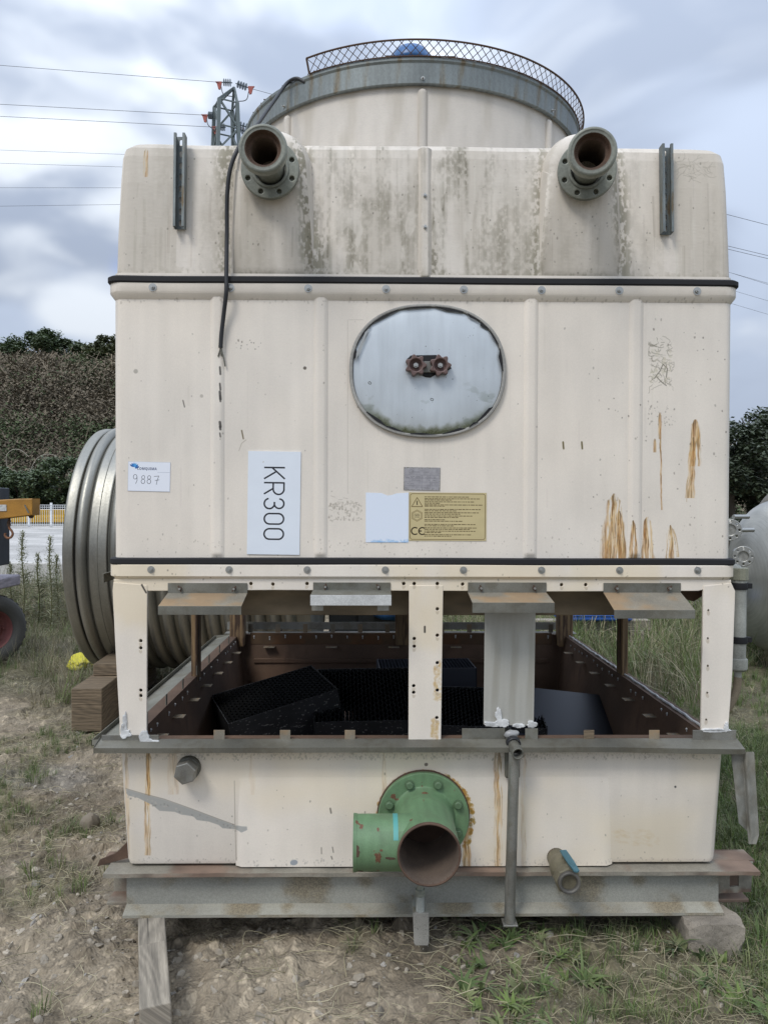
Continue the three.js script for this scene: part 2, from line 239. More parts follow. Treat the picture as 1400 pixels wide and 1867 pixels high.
for (let i = 0; i < 30; i++) { const u = rr(605, 658), v = rr(905, 948); mid.line([[u, v], [u + rr(-10, 10), v + rr(-3, 3)]], 0.8, '#8a8275', 0.5); }
mid.line([[634, 583], [634, 900]], 1, '#b0a89c', 0.6); mid.line([[636, 583], [662, 583]], 1, '#b0a89c', 0.6);
// crazed patch
for (let i = 0; i < 115; i++) { let u = rr(1184, 1225), v = rr(616, 702); const pts = [[u, v]]; let a = rr(0, 6.3); const k = rnd() < 0.2 ? 7 : 2; for (let j = 0; j < k; j++) { a += rr(-0.9, 0.9); u += Math.cos(a) * 3.2; v += Math.sin(a) * 2.6; u = clamp(u, 1182, 1228); pts.push([u, v]); } mid.line(pts, rr(0.5, 1.3), '#757062', rr(0.3, 0.75)); }
mid.line([[1192, 690], [1203, 676], [1208, 664], [1216, 672], [1214, 688]], 1.6, '#5d594c', 0.8); mid.line([[1197, 688], [1206, 697], [1214, 703]], 1.6, '#5d594c', 0.8);
mid.specks(1185, 640, 1226, 706, 30, 1, 4, '#b9b39a', 0.4); mid.specks(1180, 730, 1230, 780, 40, 0.5, 1.5, '#7a746a', 0.6); mid.specks(1070, 600, 1325, 1000, 60, 0.6, 1.7, '#5b544a', 0.7);
// rust runs out of the shell
mid.seep(1118, 903, 1021, 9, 27); mid.seep(1110, 940, 1021, 4, 8, 0.9, -5); mid.seep(1128, 935, 1021, 4, 9, 0.9, 6); mid.seep(1152, 952, 1021, 3, 9); mid.seep(1180, 946, 1021, 6, 15); mid.seep(1220, 961, 1021, 4, 9, 0.95); mid.seep(1227, 968, 1016, 2, 3, 0.8, 8);
mid.seep(1266, 768, 850, 7, 12); mid.seep(1262, 800, 908, 5, 10, 1, -4); mid.seep(1202, 755, 800, 2.5, 4, 0.9); mid.seep(1203, 785, 930, 1.2, 1.6, 0.9, 2); mid.seep(1193, 803, 825, 2.5, 3, 0.8); mid.line([[1258, 870], [1252, 890], [1251, 915]], 0.9, '#9a7a50', 0.6);
for (const [u, v] of [[1026, 806], [1060, 806]]) mid.line([[u, v], [u + 1, v + 12]], 3, '#554a26', 0.85);
const midTex = mid.tex();
M.midCasing = std({ map: midTex, roughness: 0.5, bumpMap: bumpPaint, bumpScale: 0.0003 });

// upper casing: grime that settled in vertical smears, pale where it was rubbed off
seed(102);
const upp = sheet(-1.2, 1.2, 2.33, 3.08, 1536, 480);
{
  const edges = [[548, 280, 577, 505], [412, 300, 408, 505], [988, 280, 975, 508], [1124, 285, 1140, 508]].map(([u0, v0, u1, v1]) => { const p = at(u0, v0), q = at(u1, v1); return [p.x, p.y, q.x, q.y]; });
  upp.fill((x, y) => {
    let c = creamAt(x, y, 0.97);
    const wp = fbm(x * 3, y * 3, 2) * 0.05, mid2 = sst(-0.52, -0.33, x + wp) * (1 - sst(0.30, 0.46, x + wp)), all = 0.25 + 0.75 * mid2;
    const sm = fbm(x * 22, y * 2.4 + 5, 4), bl = fbm(x * 7 + 30, y * 6, 4), g = fbm(x * 110, y * 80 + 7, 3), g2 = fbm(x * 45 + 3, y * 22, 3);
    const film = sst(0.34, 0.62, fbm(x * 6 + 70, y * 1.8 + 9, 4)); c = mix3(c, [170, 162, 148], film * 0.42);
    const runs = fbm(x * 60 + 5, y * 1.6, 4), heavy = all * sst(0.38, 0.68, sm * 0.42 + bl * 0.26 + runs * 0.22 + g2 * 0.10) * (0.35 + 0.65 * sst(0.32, 0.62, g * 0.6 + g2 * 0.4)); c = mix3(c, [116, 110, 94], clamp(heavy * 0.62));
    c = mix3(c, [96, 92, 76], mid2 * sst(0.58, 0.72, runs * 0.5 + sm * 0.5) * sst(0.42, 0.62, g) * 0.42);
    const scrape = sst(0.62, 0.68, fbm(x * 20 + 7, y * 8 + 3, 4)); c = mix3(c, [210, 203, 192], scrape * 0.55 * mid2);
    let e = sst(0.05, 0.0, Math.abs(y - 2.405) + 0.05 * (g2 - 0.3)) * 0.8;
    for (const [x0, y0, x1, y1] of edges) { const t = clamp((y - y1) / (y0 - y1)), d = Math.abs(x - lerp(x1, x0, t)); if (d < 0.07) e = Math.max(e, sst(0.055, 0.0, d + 0.05 * (bl - 0.45)) ); }
    c = mix3(c, mix3([92, 87, 68], [140, 134, 112], g2), e * sst(0.38, 0.56, g * 0.6 + g2 * 0.4) * 0.68);
    return c;
  });
}
// moss and grime along the ridges that carry the inlets and above the seal
for (let i = 0; i < 150; i++) { const u = rr(225, 1325), v = rr(275, 470), l = rr(20, 130); upp.line([[u, v], [u + rr(-2, 2), v + l]], rr(1, 6), rnd() < 0.5 ? '#9a9384' : '#d8d2c7', rr(0.08, 0.26)); }
upp.seep(262, 266, 318, 4, 5, 0.8); upp.specks(225, 280, 1325, 500, 240, 0.5, 1.6, '#5b564c', 0.55);
for (let i = 0; i < 34; i++) { let u = rr(1230, 1305), v = rr(285, 318); const pts = [[u, v]]; let a = rr(0, 6.3); for (let j = 0; j < 5; j++) { a += rr(-0.9, 0.9); u += Math.cos(a) * 5; v += Math.sin(a) * 4; pts.push([u, v]); } upp.line(pts, rr(0.6, 1.4), '#8d8779', rr(0.25, 0.5)); }
for (const [u, v] of [[330, 418], [1221, 428]]) upp.poly([[u - 9, v], [u + 10, v], [u + 12, v + 70], [u - 10, v + 66]], '#dcd5ca', 0.5);
M.upperCasing = std({ map: upp.tex(), roughness: 0.62, bumpMap: bumpPaint, bumpScale: 0.0008 });

// air inlet frame (lintel and posts)
seed(103);
const frm = sheet(-1.2, 1.2, 0.68, 1.42, 1536, 474);
frm.fill((x, y) => { const c = creamAt(x, y, 1.0), low = sst(0.5, 0.66, fbm(x * 3 + 4, y * 2.2 + 8, 5)); return mix3(c, [222, 205, 172], low * 0.5); });
frm.specks(210, 1030, 1335, 1070, 60, 0.6, 1.6, '#6a645a', 0.6);
for (const [u, v0, v1] of [[797, 1205, 1275], [792, 1310, 1345]]) for (let i = 0; i < 90; i++) frm.dot(u + rr(-6, 7), rr(v0, v1), rr(1, 3.4), rnd() < 0.5 ? '#cbae7c' : '#b99a68', rr(0.12, 0.42), rr(1, 5));
const HOLES = [[258, 1168], [258, 1181], [258, 1258], [258, 1268], [755, 1164], [755, 1178], [754, 1250], [754, 1262], [797, 1110], [797, 1158], [797, 1208], [797, 1258], [796, 1308], [843, 1065], [736, 1064], [755, 1064], [797, 1064], [1023, 1066], [1067, 1066], [1289, 1112], [1288, 1163], [1288, 1213], [1287, 1262], [1285, 1311], [458, 1064], [498, 1065], [560, 1064]];
for (const [u, v] of HOLES) frm.dot(u, v + 5, 3, '#9a8c76', 0.35, 5);
frm.line([[774, 1142], [774, 1152]], 3.4, '#3a352f', 0.9); frm.line([[260, 1066], [268, 1080]], 3, '#3a352f', 0.9);
M.frameCream = std({ map: frm.tex(), roughness: 0.55, bumpMap: bumpPaint, bumpScale: 0.0004 });

// basin
seed(104);
const bas = sheet(-1.2, 1.2, 0.24, 0.80, 1536, 358);
bas.fill((x, y) => { const c = creamAt(x, y, 1.0), w = fbm(x * 2.4 + 4, y * 3 + 1, 4); return mix3(c, [226, 212, 186], sst(0.38, 0.68, w) * 0.6); });
for (const [u, a] of [[268, 0.9], [230, 0.5], [910, 0.85], [905, 0.6], [955, 0.35], [700, 0.3]]) bas.seep(u, 1372, u > 900 ? 1580 : 1562, u > 900 ? 5 : 3, u > 900 ? 5 : 7, a * 0.8);
bas.seep(270, 1374, 1470, 5, 4, 0.9);
for (const [u, a] of [[318, 0.5], [310, 0.4], [460, 0.3]]) bas.seep(u, 1374, 1450, 5, 7, 0.5 * a);
bas.poly([[228, 1440], [262, 1450], [300, 1460], [350, 1478], [400, 1497], [428, 1507], [450, 1508], [451, 1514], [440, 1519], [428, 1514], [405, 1512], [398, 1506], [380, 1500], [358, 1497], [352, 1490], [330, 1487], [318, 1482], [290, 1480], [278, 1470], [250, 1456], [232, 1452]], '#a3a3a0', 0.95); bas.line([[228, 1439], [262, 1449], [300, 1459], [350, 1477], [400, 1496], [428, 1506]], 1.2, '#77756f', 0.8);
for (let i = 0; i < 60; i++) { const t = rnd(), u = lerp(230, 430, t), v = lerp(1450, 1512, t) + rr(-4, 6); bas.dot(u, v, rr(0.8, 2), rnd() < 0.5 ? '#8b8a86' : '#b7b3aa', 0.6); }
for (let i = 0; i < 420; i++) { const a = rr(2.4, 6.9), R = rr(82, 90), u = 775 + R * Math.cos(a), v = 1496 - R * Math.sin(a) * 0.0 + R * Math.sin(a); bas.dot(u, v, rr(1, 4), rnd() < 0.6 ? '#a8782c' : '#7d6a30', rr(0.25, 0.7)); }
bas.seep(850, 1500, 1581, 5, 9, 1);
bas.specks(230, 1380, 1310, 1575, 80, 0.4, 1.5, '#6b655a', 0.5); bas.specks(240, 1566, 1300, 1580, 420, 0.4, 1.7, '#8d8a84', 0.4); bas.specks(230, 1370, 1315, 1386, 1500, 0.4, 1.6, '#7c7768', 0.3);
bas.dot(536, 1573, 7, '#8f959c', 0.9, 5); for (const [u, v] of [[602, 1475], [606, 1545], [586, 1546], [604, 1562]]) bas.line([[u, v], [u + rr(-2, 2), v + rr(4, 12)]], rr(1.5, 3), '#57524a', 0.7);
for (let i = 0; i < 60; i++) bas.dot(rr(1120, 1200), rr(1515, 1545), rr(2, 8), '#cdb48c', 0.12, rr(1, 3)); bas.dot(777, 1395, 3.4, '#6a5f55', 0.9, 3); bas.dot(1232, 1436, 2, '#444', 0.9);
bas.line([[427, 1425], [428, 1500], [430, 1572]], 1.4, '#a79f92', 0.8);
M.basinCream = std({ map: bas.tex(), roughness: 0.5, bumpMap: bumpPaint, bumpScale: 0.0004 });

// ---------------------------------------------------------------- cooling tower
const tower = thing('cooling_tower', 'tall cream fibreglass cooling tower with oval hatch, black seals and open basin', 'cooling tower');
const ZB = -2.24;
// --- middle casing (shell with wall thickness)
const midRing = (hx, y, zf = 0, r = 0.035) => ({ pts: plan(hx, zf, ZB - zf, r), y });
const midCasing = add(tower, 'middle_casing', [sheetUV(loft([midRing(1.121, 1.36), midRing(1.121, 2.42)]), -1.2, 1.2, 1.30, 2.45), sheetUV(loft([midRing(1.10, 1.36, -0.02), midRing(1.10, 2.42, -0.02)], { flip: true }), -1.2, 1.2, 1.3, 2.45)], M.midCasing);
// moulded vertical ribs, a little proud, rounded at the foot
function ridge(x, y0, y1, w, h, footR, slope = 0) {
  const nx = 14, ny = 60, pos = [], idx = [];
  for (let j = 0; j <= ny; j++) for (let i = 0; i <= nx; i++) { const t = i / nx * 2 - 1, y = lerp(y0, y1, Math.pow(j / ny, 1.6)), e = sst(0, footR, y - y0), z = h * (1 - sst(0.35, 1, Math.abs(t))) * e; pos.push(x + t * w * 0.5, y, z - slope * (y - y0) + 0.0006 - 0.003 * (Math.abs(t) > 0.99 || j === 0 ? 1 : 0)); }
  for (let j = 0; j < ny; j++) for (let i = 0; i < nx; i++) { const a = j * (nx + 1) + i, b = a + 1, c = a + nx + 1, d = c + 1; idx.push(a, b, c, b, d, c); }
  const g = new THREE.BufferGeometry(); g.setAttribute('position', new THREE.Float32BufferAttribute(pos, 3)); g.setIndex(idx); g.setAttribute('uv', new THREE.Float32BufferAttribute(new Float32Array(pos.length / 3 * 2), 2)); g.computeVertexNormals(); return g;
}
for (const u of [397, 585, 967, 1158]) add(midCasing, 'rib', sheetUV(ridge(at(u, 780).x, at(u, 1018).y, at(u, 537).y, 0.056, 0.0075, 0.02), -1.2, 1.2, 1.30, 2.45), M.midCasing);
// flanges: rings round the shell, chamfered towards the panel
function ringProfile(prof) { // prof: [[out, y]...] listed from inside bottom round to inside top
  return loft(prof.map(([o, y]) => ({ pts: plan(1.121 + o, o, ZB - o, 0.035 + Math.max(0, o)), y })), { crease: 0.4 });
}
const yU = 2.392, yL = 1.385;
const upFlange = add(midCasing, 'flange', sheetUV(ringProfile([[-0.01, 2.325], [0.001, 2.326], [0.016, 2.345], [0.018, 2.35], [0.018, yU - 0.006], [0.016, yU - 0.004], [-0.01, yU - 0.004]]), -1.2, 1.2, 1.30, 2.45), M.midCasing);
add(tower, 'seal_strip', jitter(loft([[0.0, yU - 0.012], [0.018, yU - 0.0115], [0.0225, yU - 0.006], [0.0225, yU + 0.009], [0.016, yU + 0.0145], [-0.03, yU + 0.015]].map(([o, y]) => ({ pts: plan(1.121 + o, o, ZB - o, 0.045), y })), { crease: 0.9 }), 0.0035, 2.3), M.gasket);
add(tower, 'seal_strip', jitter(loft([[-0.02, yL - 0.013], [0.016, yL - 0.0125], [0.0195, yL - 0.007], [0.0195, yL + 0.008], [0.012, yL + 0.0125], [-0.03, yL + 0.013]].map(([o, y]) => ({ pts: plan(1.121 + o, o, ZB - o, 0.045), y })), { crease: 0.9 }), 0.0035, 2.1), M.gasket);
// bolts in both flanges
function boltAt(parent, x, y, z, r = 0.0115, mat = M.bolt) {
  const b = add(parent, 'bolt', [cylZ(r * 1.25, r * 1.25, 0.002, 0, 0, 0.001, 20), cylZ(r * 0.72, r * 0.72, 0.006, 0, 0, 0.005, 6), cylZ(r * 0.4, r * 0.36, 0.006, 0, 0, 0.010, 12)], mat); b.position.set(x, y, z); b.rotation.z = rr(0, 1); return b;
}
seed(5);
for (let i = 0; i < 8; i++) { const p = at(lerp(279, 1270, i / 7), lerp(524, 531, i / 7), 0.018); boltAt(midCasing, p.x, p.y, 0.018); }

// --- upper casing: tapering hood with rounded shoulders
const hood = [];
for (const [y, hx, zi, r] of [[2.385, 1.119, -0.004, 0.04], [2.55, 1.116, -0.012, 0.042], [2.75, 1.111, -0.022, 0.045], [2.85, 1.107, -0.030, 0.047], [2.882, 1.101, -0.036, 0.05], [2.900, 1.088, -0.05, 0.06], [2.911, 1.066, -0.07, 0.08], [2.916, 1.02, -0.11, 0.1], [2.92, 0.9, -0.22, 0.1]]) hood.push({ pts: plan(hx, zi, ZB - zi, r, 8), y });
const upper = add(tower, 'upper_casing', sheetUV(jitter(loft(hood, { cap: true, crease: 1.2 }), 0.008, 2.7), -1.2, 1.2, 2.33, 3.08), M.upperCasing);
// sleeves that carry the inlet pipes: arched housings running back over the hood
for (const s of [-1, 1]) {
  const X = s < 0 ? -0.549 : 0.563, sh = new THREE.Shape(), rT = 0.138, yc = 2.80; sh.moveTo(-0.168, 2.39); sh.lineTo(-0.142, yc); sh.absarc(0, yc, rT, Math.PI, 0, true); sh.lineTo(0.168, 2.39); sh.closePath();
  const g = extrude(sh, 0.56, 0.06, 8, 24); g.translate(X, 0, -0.588); { const p = g.attributes.position; for (let i = 0; i < p.count; i++) if (p.getZ(i) > -0.1) p.setZ(i, p.getZ(i) - 0.03 * clamp((2.8 - p.getY(i)) / 0.4)); }
  add(upper, 'inlet_sleeve', sheetUV(toCreasedNormals(mergeVertices(g.deleteAttribute('uv').deleteAttribute('normal'), 1e-4), 1.0), -1.2, 1.2, 2.33, 3.08), M.upperCasing);
}
{ // centre seam of the hood with two bolts
  const x = at(775, 380).x; add(upper, 'seam_rib', sheetUV(mv(ridge(0, 2.395, 2.885, 0.05, 0.014, 0.02, 0.058), x, 0, -0.003), -1.2, 1.2, 2.33, 3.08), M.upperCasing, [0, 0, 0]);
  for (const v of [355, 414]) { const p = at(775, v, 0.002); boltAt(upper, p.x, p.y, 0.009 - 0.058 * (p.y - 2.395), 0.0095, M.bolt); }
}
// --- fan cylinder, band, guard, motor
const FX = 0.0, FZ = -1.12, FR = 0.797;
const fan = add(tower, 'fan_cylinder', sheetUV(mv(new THREE.LatheGeometry([[FR + 0.07, 2.90], [FR + 0.02, 2.935], [FR, 2.97], [FR - 0.004, 3.29], [FR - 0.03, 3.29], [FR - 0.04, 2.95]].map((p) => new THREE.Vector2(...p)), 96), FX, 0, FZ), -1.2, 1.2, 2.6, 3.34), M.cream);
for (let k = 0; k < 8; k++) { const a = k * Math.PI / 4; const g = mv(new THREE.CapsuleGeometry(0.02, 0.24, 6, 14), 0, 3.12, FR - 0.006); g.applyMatrix4(new THREE.Matrix4().makeRotationY(a + 0.01)); g.translate(FX, 0, FZ); add(fan, 'seam_rib', boxUV(g), M.cream); }
const band = add(tower, 'fan_band', (() => { const g = new THREE.LatheGeometry([[FR + 0.002, 3.268], [FR + 0.014, 3.268], [FR + 0.018, 3.272], [FR + 0.018, 3.352], [FR + 0.024, 3.360], [FR + 0.024, 3.372], [FR + 0.0, 3.374], [FR - 0.03, 3.37], [FR - 0.03, 3.28]].map((p) => new THREE.Vector2(...p)), 128); const uv = g.attributes.uv; for (let i = 0; i < uv.count; i++) uv.setXY(i, uv.getX(i) * 5, uv.getY(i) * 0.35); g.translate(FX, 0, FZ); return toCreasedNormals(g, 0.5); })(), M.galv);
for (let k = 0; k < 8; k++) { const a = k * Math.PI / 4 + 0.01, b = boltAt(band, FX + Math.sin(a) * (FR + 0.018), 3.29, FZ + Math.cos(a) * (FR + 0.018), 0.006); b.rotation.set(0, a, 0); }
const guard = new THREE.Group(); guard.name = 'fan_guard'; tower.add(guard);
{
  const pt = (th, t, R0 = FR + 0.026, R1 = FR + 0.045) => V(FX + Math.sin(th) * lerp(R0, R1, t), lerp(3.374, 3.428, t), FZ + Math.cos(th) * lerp(R0, R1, t));
  const th0 = -0.585, th1 = 2.9, arc = (t, r) => tube(Array.from({ length: 60 }, (_, i) => pt(lerp(th0, th1, i / 59), t)), r, 160, 6);
  add(guard, 'rim_rod', [arc(1, 0.0042), arc(0, 0.003), bar(pt(th0, 0), pt(th0, 1), 0.006)], M.rust);
  const wires = []; const N = 80, step = (th1 - th0) / N;
  for (let i = 0; i < N; i++) { const a = th0 + i * step; wires.push(bar(pt(a, 0), pt(a + step * 1.6, 1), 0.0021)); wires.push(bar(pt(a + step * 1.6, 0), pt(a, 1), 0.0021)); }
  add(guard, 'diamond_mesh', wires, M.rust);
  // flat guard grid over the throat
  const g2 = []; for (let k = -7; k <= 7; k++) { const o = k * 0.115, l = Math.sqrt(Math.max(0, (FR + 0.02) ** 2 - o * o)); if (l > 0.05) g2.push(bar(V(FX + o, 3.378, FZ - l), V(FX + o, 3.378, FZ + l), 0.004)); if (l > 0.05) g2.push(bar(V(FX - l, 3.382, FZ + o), V(FX + l, 3.382, FZ + o), 0.004)); }
  add(guard, 'grid', g2, M.rust);
}
const motor = new THREE.Group(); motor.name = 'fan_motor'; tower.add(motor);
{
  const c = at(748, 300, FZ);
  add(motor, 'motor_body', mv(new THREE.LatheGeometry([[0.001, 3.885], [0.04, 3.88], [0.075, 3.865], [0.1, 3.835], [0.108, 3.805], [0.108, 3.79], [0.098, 3.785], [0.098, 3.45], [0.12, 3.445], [0.12, 3.425], [0.0, 3.425]].map((p) => new THREE.Vector2(...p)), 40), c.x, 0, FZ), M.blue);
  for (let k = 0; k < 20; k++) { const a = k / 20 * 2 * Math.PI; const g = box(0.004, 0.3, 0.016, 0, 3.62, 0.104); g.applyMatrix4(new THREE.Matrix4().makeRotationY(a)); g.translate(c.x, 0, FZ); add(motor, 'cooling_fin', g, M.blue); }
  add(motor, 'support_beam', [bar(V(-FR, 3.40, FZ), V(FR, 3.40, FZ), 0.06, 0.04)], M.galv);
}
// --- inlet pipes with loose flanges
for (const s of [-1, 1]) {
  const X = s < 0 ? -0.549 : 0.566, Y = s < 0 ? 2.764 : 2.772, g = new THREE.Group(); g.name = 'inlet_pipe'; g.position.set(X, Y, 0.058); tower.add(g); g.rotation.set(s > 0 ? 0.075 : 0.04, s > 0 ? -0.17 : 0.0, 0);
  const holes = circle(0.102, 48, 0.058); for (let k = 0; k < 8; k++) { const a = (k + 0.5) / 8 * Math.PI * 2, h = new THREE.Path(); h.absarc(Math.cos(a) * 0.083, Math.sin(a) * 0.083, 0.0085, 0, 7, true); holes.holes.push(h); }
  const f = extrude(holes, 0.014, 0.003, 2, 32); add(g, 'loose_flange', boxUV(mv(f, 0, 0, 0)), M.greenGrey, [0, 0, 0]);
  add(g, 'backing_ring', boxUV(latheZ([[0.05, -0.012], [0.095, -0.012], [0.098, 0.0], [0.05, 0.0]], 40)), M.greenGrey);
  add(g, 'lap_ring', boxUV(latheZ([[0.058, 0.0165], [0.066, 0.0175], [0.066, 0.0205], [0.058, 0.0215], [0.056, 0.019]], 40)), M.greenGrey);
  const p = add(g, 'stub_pipe', boxUV(latheZ([[0.0475, -0.01], [0.0475, 0.135], [0.051, 0.150], [0.060, 0.158], [0.077, 0.160], [0.080, 0.164], [0.080, 0.186], [0.077, 0.191], [0.070, 0.1925], [0.0695, 0.1905], [0.060, 0.1905]], 56)), M.greenGrey);
  add(p, 'bore', boxUV(latheZ([[0.060, 0.1905], [0.056, 0.187], [0.0555, 0.172], [0.047, 0.171], [0.0445, 0.166]], 48)), M.rust); add(p, 'inner_wall', boxUV(latheZ([[0.0445, 0.166], [0.044, -0.5], [0.0, -0.5]], 40)), M.pipeInside);
}
// --- strut channels
for (const [u, v0, v1, un, vn_] of [[325, 242, 412, 325, 412], [1219, 262, 422, 1219, 422]]) {
  const b = at(un, vn_, 0.03), t = at(u, v0, 0.012), g = new THREE.Group(); g.name = 'strut_channel'; g.position.set(b.x, b.y, 0.0); tower.add(g);
  const L = t.y - b.y, back = shape([[-0.0195, 0], [0.0195, 0], [0.0195, L], [-0.0195, L]]); for (let k = 0; k < 8; k++) { const y = 0.022 + k * (L - 0.044) / 7, h = new THREE.Path(); h.absarc(0, y - 0.006, 0.0055, Math.PI, 0, false); h.absarc(0, y + 0.006, 0.0055, 0, Math.PI, false); h.closePath(); back.holes.push(h); }
  const tilt = [-0.045, 0, 0]; add(g, 'back_web', boxUV(extrude(back, 0.0025, 0), 3), M.galv, [0, 0, -0.006], tilt);
  for (const sx of [-1, 1]) add(g, 'side_flange', [boxUV(box(0.0025, L, 0.034, sx * 0.0185, L / 2, 0.0155), 3), boxUV(box(0.008, L, 0.0025, sx * 0.0155, L / 2, 0.0320), 3), boxUV(box(0.0025, L, 0.008, sx * 0.0118, L / 2, 0.0275), 3)], M.galv, [0, 0, -0.006], tilt);
}

// --- oval hatch
const hatch = new THREE.Group(); hatch.name = 'oval_hatch'; { const p = at(779, 677, 0); hatch.position.set(p.x, p.y, 0); } tower.add(hatch);
const oval = (k, n = 96, ax = 0.282, ay = 0.240, e = 2 / 2.28) => Array.from({ length: n }, (_, i) => { const a = i / n * Math.PI * 2, c = Math.cos(a), s = Math.sin(a); return [k * ax * Math.sign(c) * Math.abs(c) ** e, k * ay * Math.sign(s) * Math.abs(s) ** e]; });
{
  const rim = shape(oval(1)); rim.holes.push(new THREE.Path(oval(0.955).reverse().map(([x, y]) => new THREE.Vector2(x, y))));
  add(hatch, 'rim', boxUV(extrude(rim, 0.012, 0.004, 3)), std({ map: blotchTex, color: rgb(0.42, 0.41, 0.38), roughness: 0.6 }));
  const n = 96, rings = [0, 0.3, 0.6, 0.8, 0.9, 0.95], pos = [], uv = [], idx = [];
  for (const k of rings) for (const [x, y] of oval(k, n)) { pos.push(x, y, 0.006 + 0.010 * (1 - Math.pow(k / 0.95, 6)) + 0.0035 * (fbm(x * 8 + 3, y * 8, 2) - 0.5)); uv.push(x / 0.6 + 0.5, y / 0.5 + 0.5); }
  for (let j = 0; j + 1 < rings.length; j++) for (let i = 0; i < n; i++) { const a = j * n + i, b = j * n + (i + 1) % n, c = a + n, d = b + n; idx.push(a, c, b, b, c, d); }
  const g = new THREE.BufferGeometry(); g.setAttribute('position', new THREE.Float32BufferAttribute(pos, 3)); g.setAttribute('uv', new THREE.Float32BufferAttribute(uv, 2)); g.setIndex(idx); g.computeVertexNormals();
  const c = canvas(768, 640); pixelsInto(c, (i, j) => { const u = (i / 768 - 0.5) * 0.6, v = (0.5 - j / 640) * 0.5, a = fbm(u * 12, v * 8, 4), s = fbm(u * 60, v * 5, 3), f = vn(i * 0.9, j * 0.9);
    let col = sc([208, 215, 220], 0.95 + 0.10 * (a - 0.5) + 0.06 * (s - 0.5) + 0.03 * (f - 0.5));
    const rad = Math.pow(Math.pow(Math.abs(u) / 0.268, 2.28) + Math.pow(Math.abs(v) / 0.228, 2.28), 1 / 2.28), low = sst(-0.10, -0.2, v), moss = low * sst(0.84, 1.0, rad + 0.16 * (fbm(u * 40, v * 26, 4) - 0.5)) * (0.5 + 0.7 * f); col = mix3(col, [74, 78, 48], clamp(moss)); 
    return mix3(col, [120, 128, 118], sst(0.6, 0.72, fbm(u * 14 + 9, v * 22, 5)) * 0.4 * sst(0.02, -0.16, v)); });
  const x = c.getContext('2d'); seed(9); x.fillStyle = '#4c4f4c'; for (let k = 0; k < 40; k++) { x.globalAlpha = rr(0.2, 0.8); x.beginPath(); x.ellipse(rr(90, 680), rr(90, 560), rr(0.6, 2.4), rr(0.6, 3), 0, 0, 7); x.fill(); } x.globalAlpha = 0.9; x.strokeStyle = '#4a4d4a'; x.lineWidth = 3; for (const [u, v] of [[404, 453], [118, 378]]) { x.beginPath(); x.ellipse(u, v, 7, 5, 0.5, 0, 7); x.stroke(); } x.globalAlpha = 1;
  add(hatch, 'cover_plate', g, std({ map: ctex(c), roughness: 0.34, metalness: 0.35 }));
  // torn black tape left round the edge
  seed(21); const edge = oval(0.955, 200), edge2 = oval(0.985, 200); let i = 0;
  while (i < 196) { const l = Math.floor(rr(5, 17)), o = oval(rr(0.955, 0.97), 200), q = oval(rr(0.905, 0.945), 200), a = i, b = Math.min(199, i + l), m = Math.floor((a + b) / 2); if (rnd() < 0.72) { const pts = [o[a], edge[m].map((v) => v * 1.004), o[b], q[Math.min(b, a + Math.floor(l * rr(0.4, 0.9)))], [lerp(o[a][0], q[a][0], 0.3), lerp(o[a][1], q[a][1], 0.3)]]; const e = extrude(shape(pts), 0.0018, 0); e.translate(0, 0, 0.0135 + rr(0, 0.004)); add(hatch, 'torn_tape', e, M.gasket); } i += l + Math.floor(rr(-1, 3)); }
  const strip = extrude(shape([[-0.225, 0.135], [-0.21, 0.15], [-0.25, 0.055], [-0.258, 0.03], [-0.256, 0.06]]), 0.002); strip.translate(0, 0, 0.02); add(hatch, 'loose_strip', strip, M.bolt);
  // knob plate, clamp, knobs
  const kp = extrude(shape([[-0.075, 0.03], [-0.06, 0.043], [0.03, 0.045], [0.07, 0.02], [0.085, -0.002], [0.07, -0.012], [0.03, -0.024], [0.01, -0.036], [-0.01, -0.034], [-0.03, -0.022], [-0.07, -0.01]]), 0.002, 0.0006); kp.translate(0, 0.0105, 0.018);
  add(hatch, 'tape_patch', kp, M.gasket); add(hatch, 'clamp_plate', boxUV(rbox(0.105, 0.04, 0.004, 0, 0.012, 0.023, 0.0015), 4), M.steel);
  for (const sx of [-1, 1]) { const k = new THREE.Group(); k.name = 'star_knob'; k.position.set(sx * 0.0435 - 0.0005, 0.014, 0.026); hatch.add(k);
    const st = shape(Array.from({ length: 48 }, (_, q) => { const a = q / 48 * 2 * Math.PI, r = 0.034 + 0.0055 * Math.cos(a * 7); return [r * Math.cos(a), r * Math.sin(a)]; })); const h = new THREE.Path(); h.absarc(0, 0, 0.0225, 0, 7, true); st.holes.push(h);
    const stl = shape(Array.from({ length: 48 }, (_, q) => { const a = q / 48 * 2 * Math.PI, r = 0.034 + 0.0055 * Math.cos(a * 7); return [r * Math.cos(a), r * Math.sin(a)]; }));
    add(k, 'grip', [extrude(st, 0.022, 0.003, 2), mv(extrude(stl, 0.006, 0.001, 1), 0, 0, -0.001)], M.knob); add(k, 'nut', [cylZ(0.0095, 0.0095, 0.012, 0, 0, 0.012, 6), cylZ(0.005, 0.005, 0.016, 0, 0, 0.018, 14)], M.bolt); add(k, 'cup', latheZ([[0.0225, 0.02], [0.018, 0.007], [0, 0.0065]], 28), M.knob); }
}

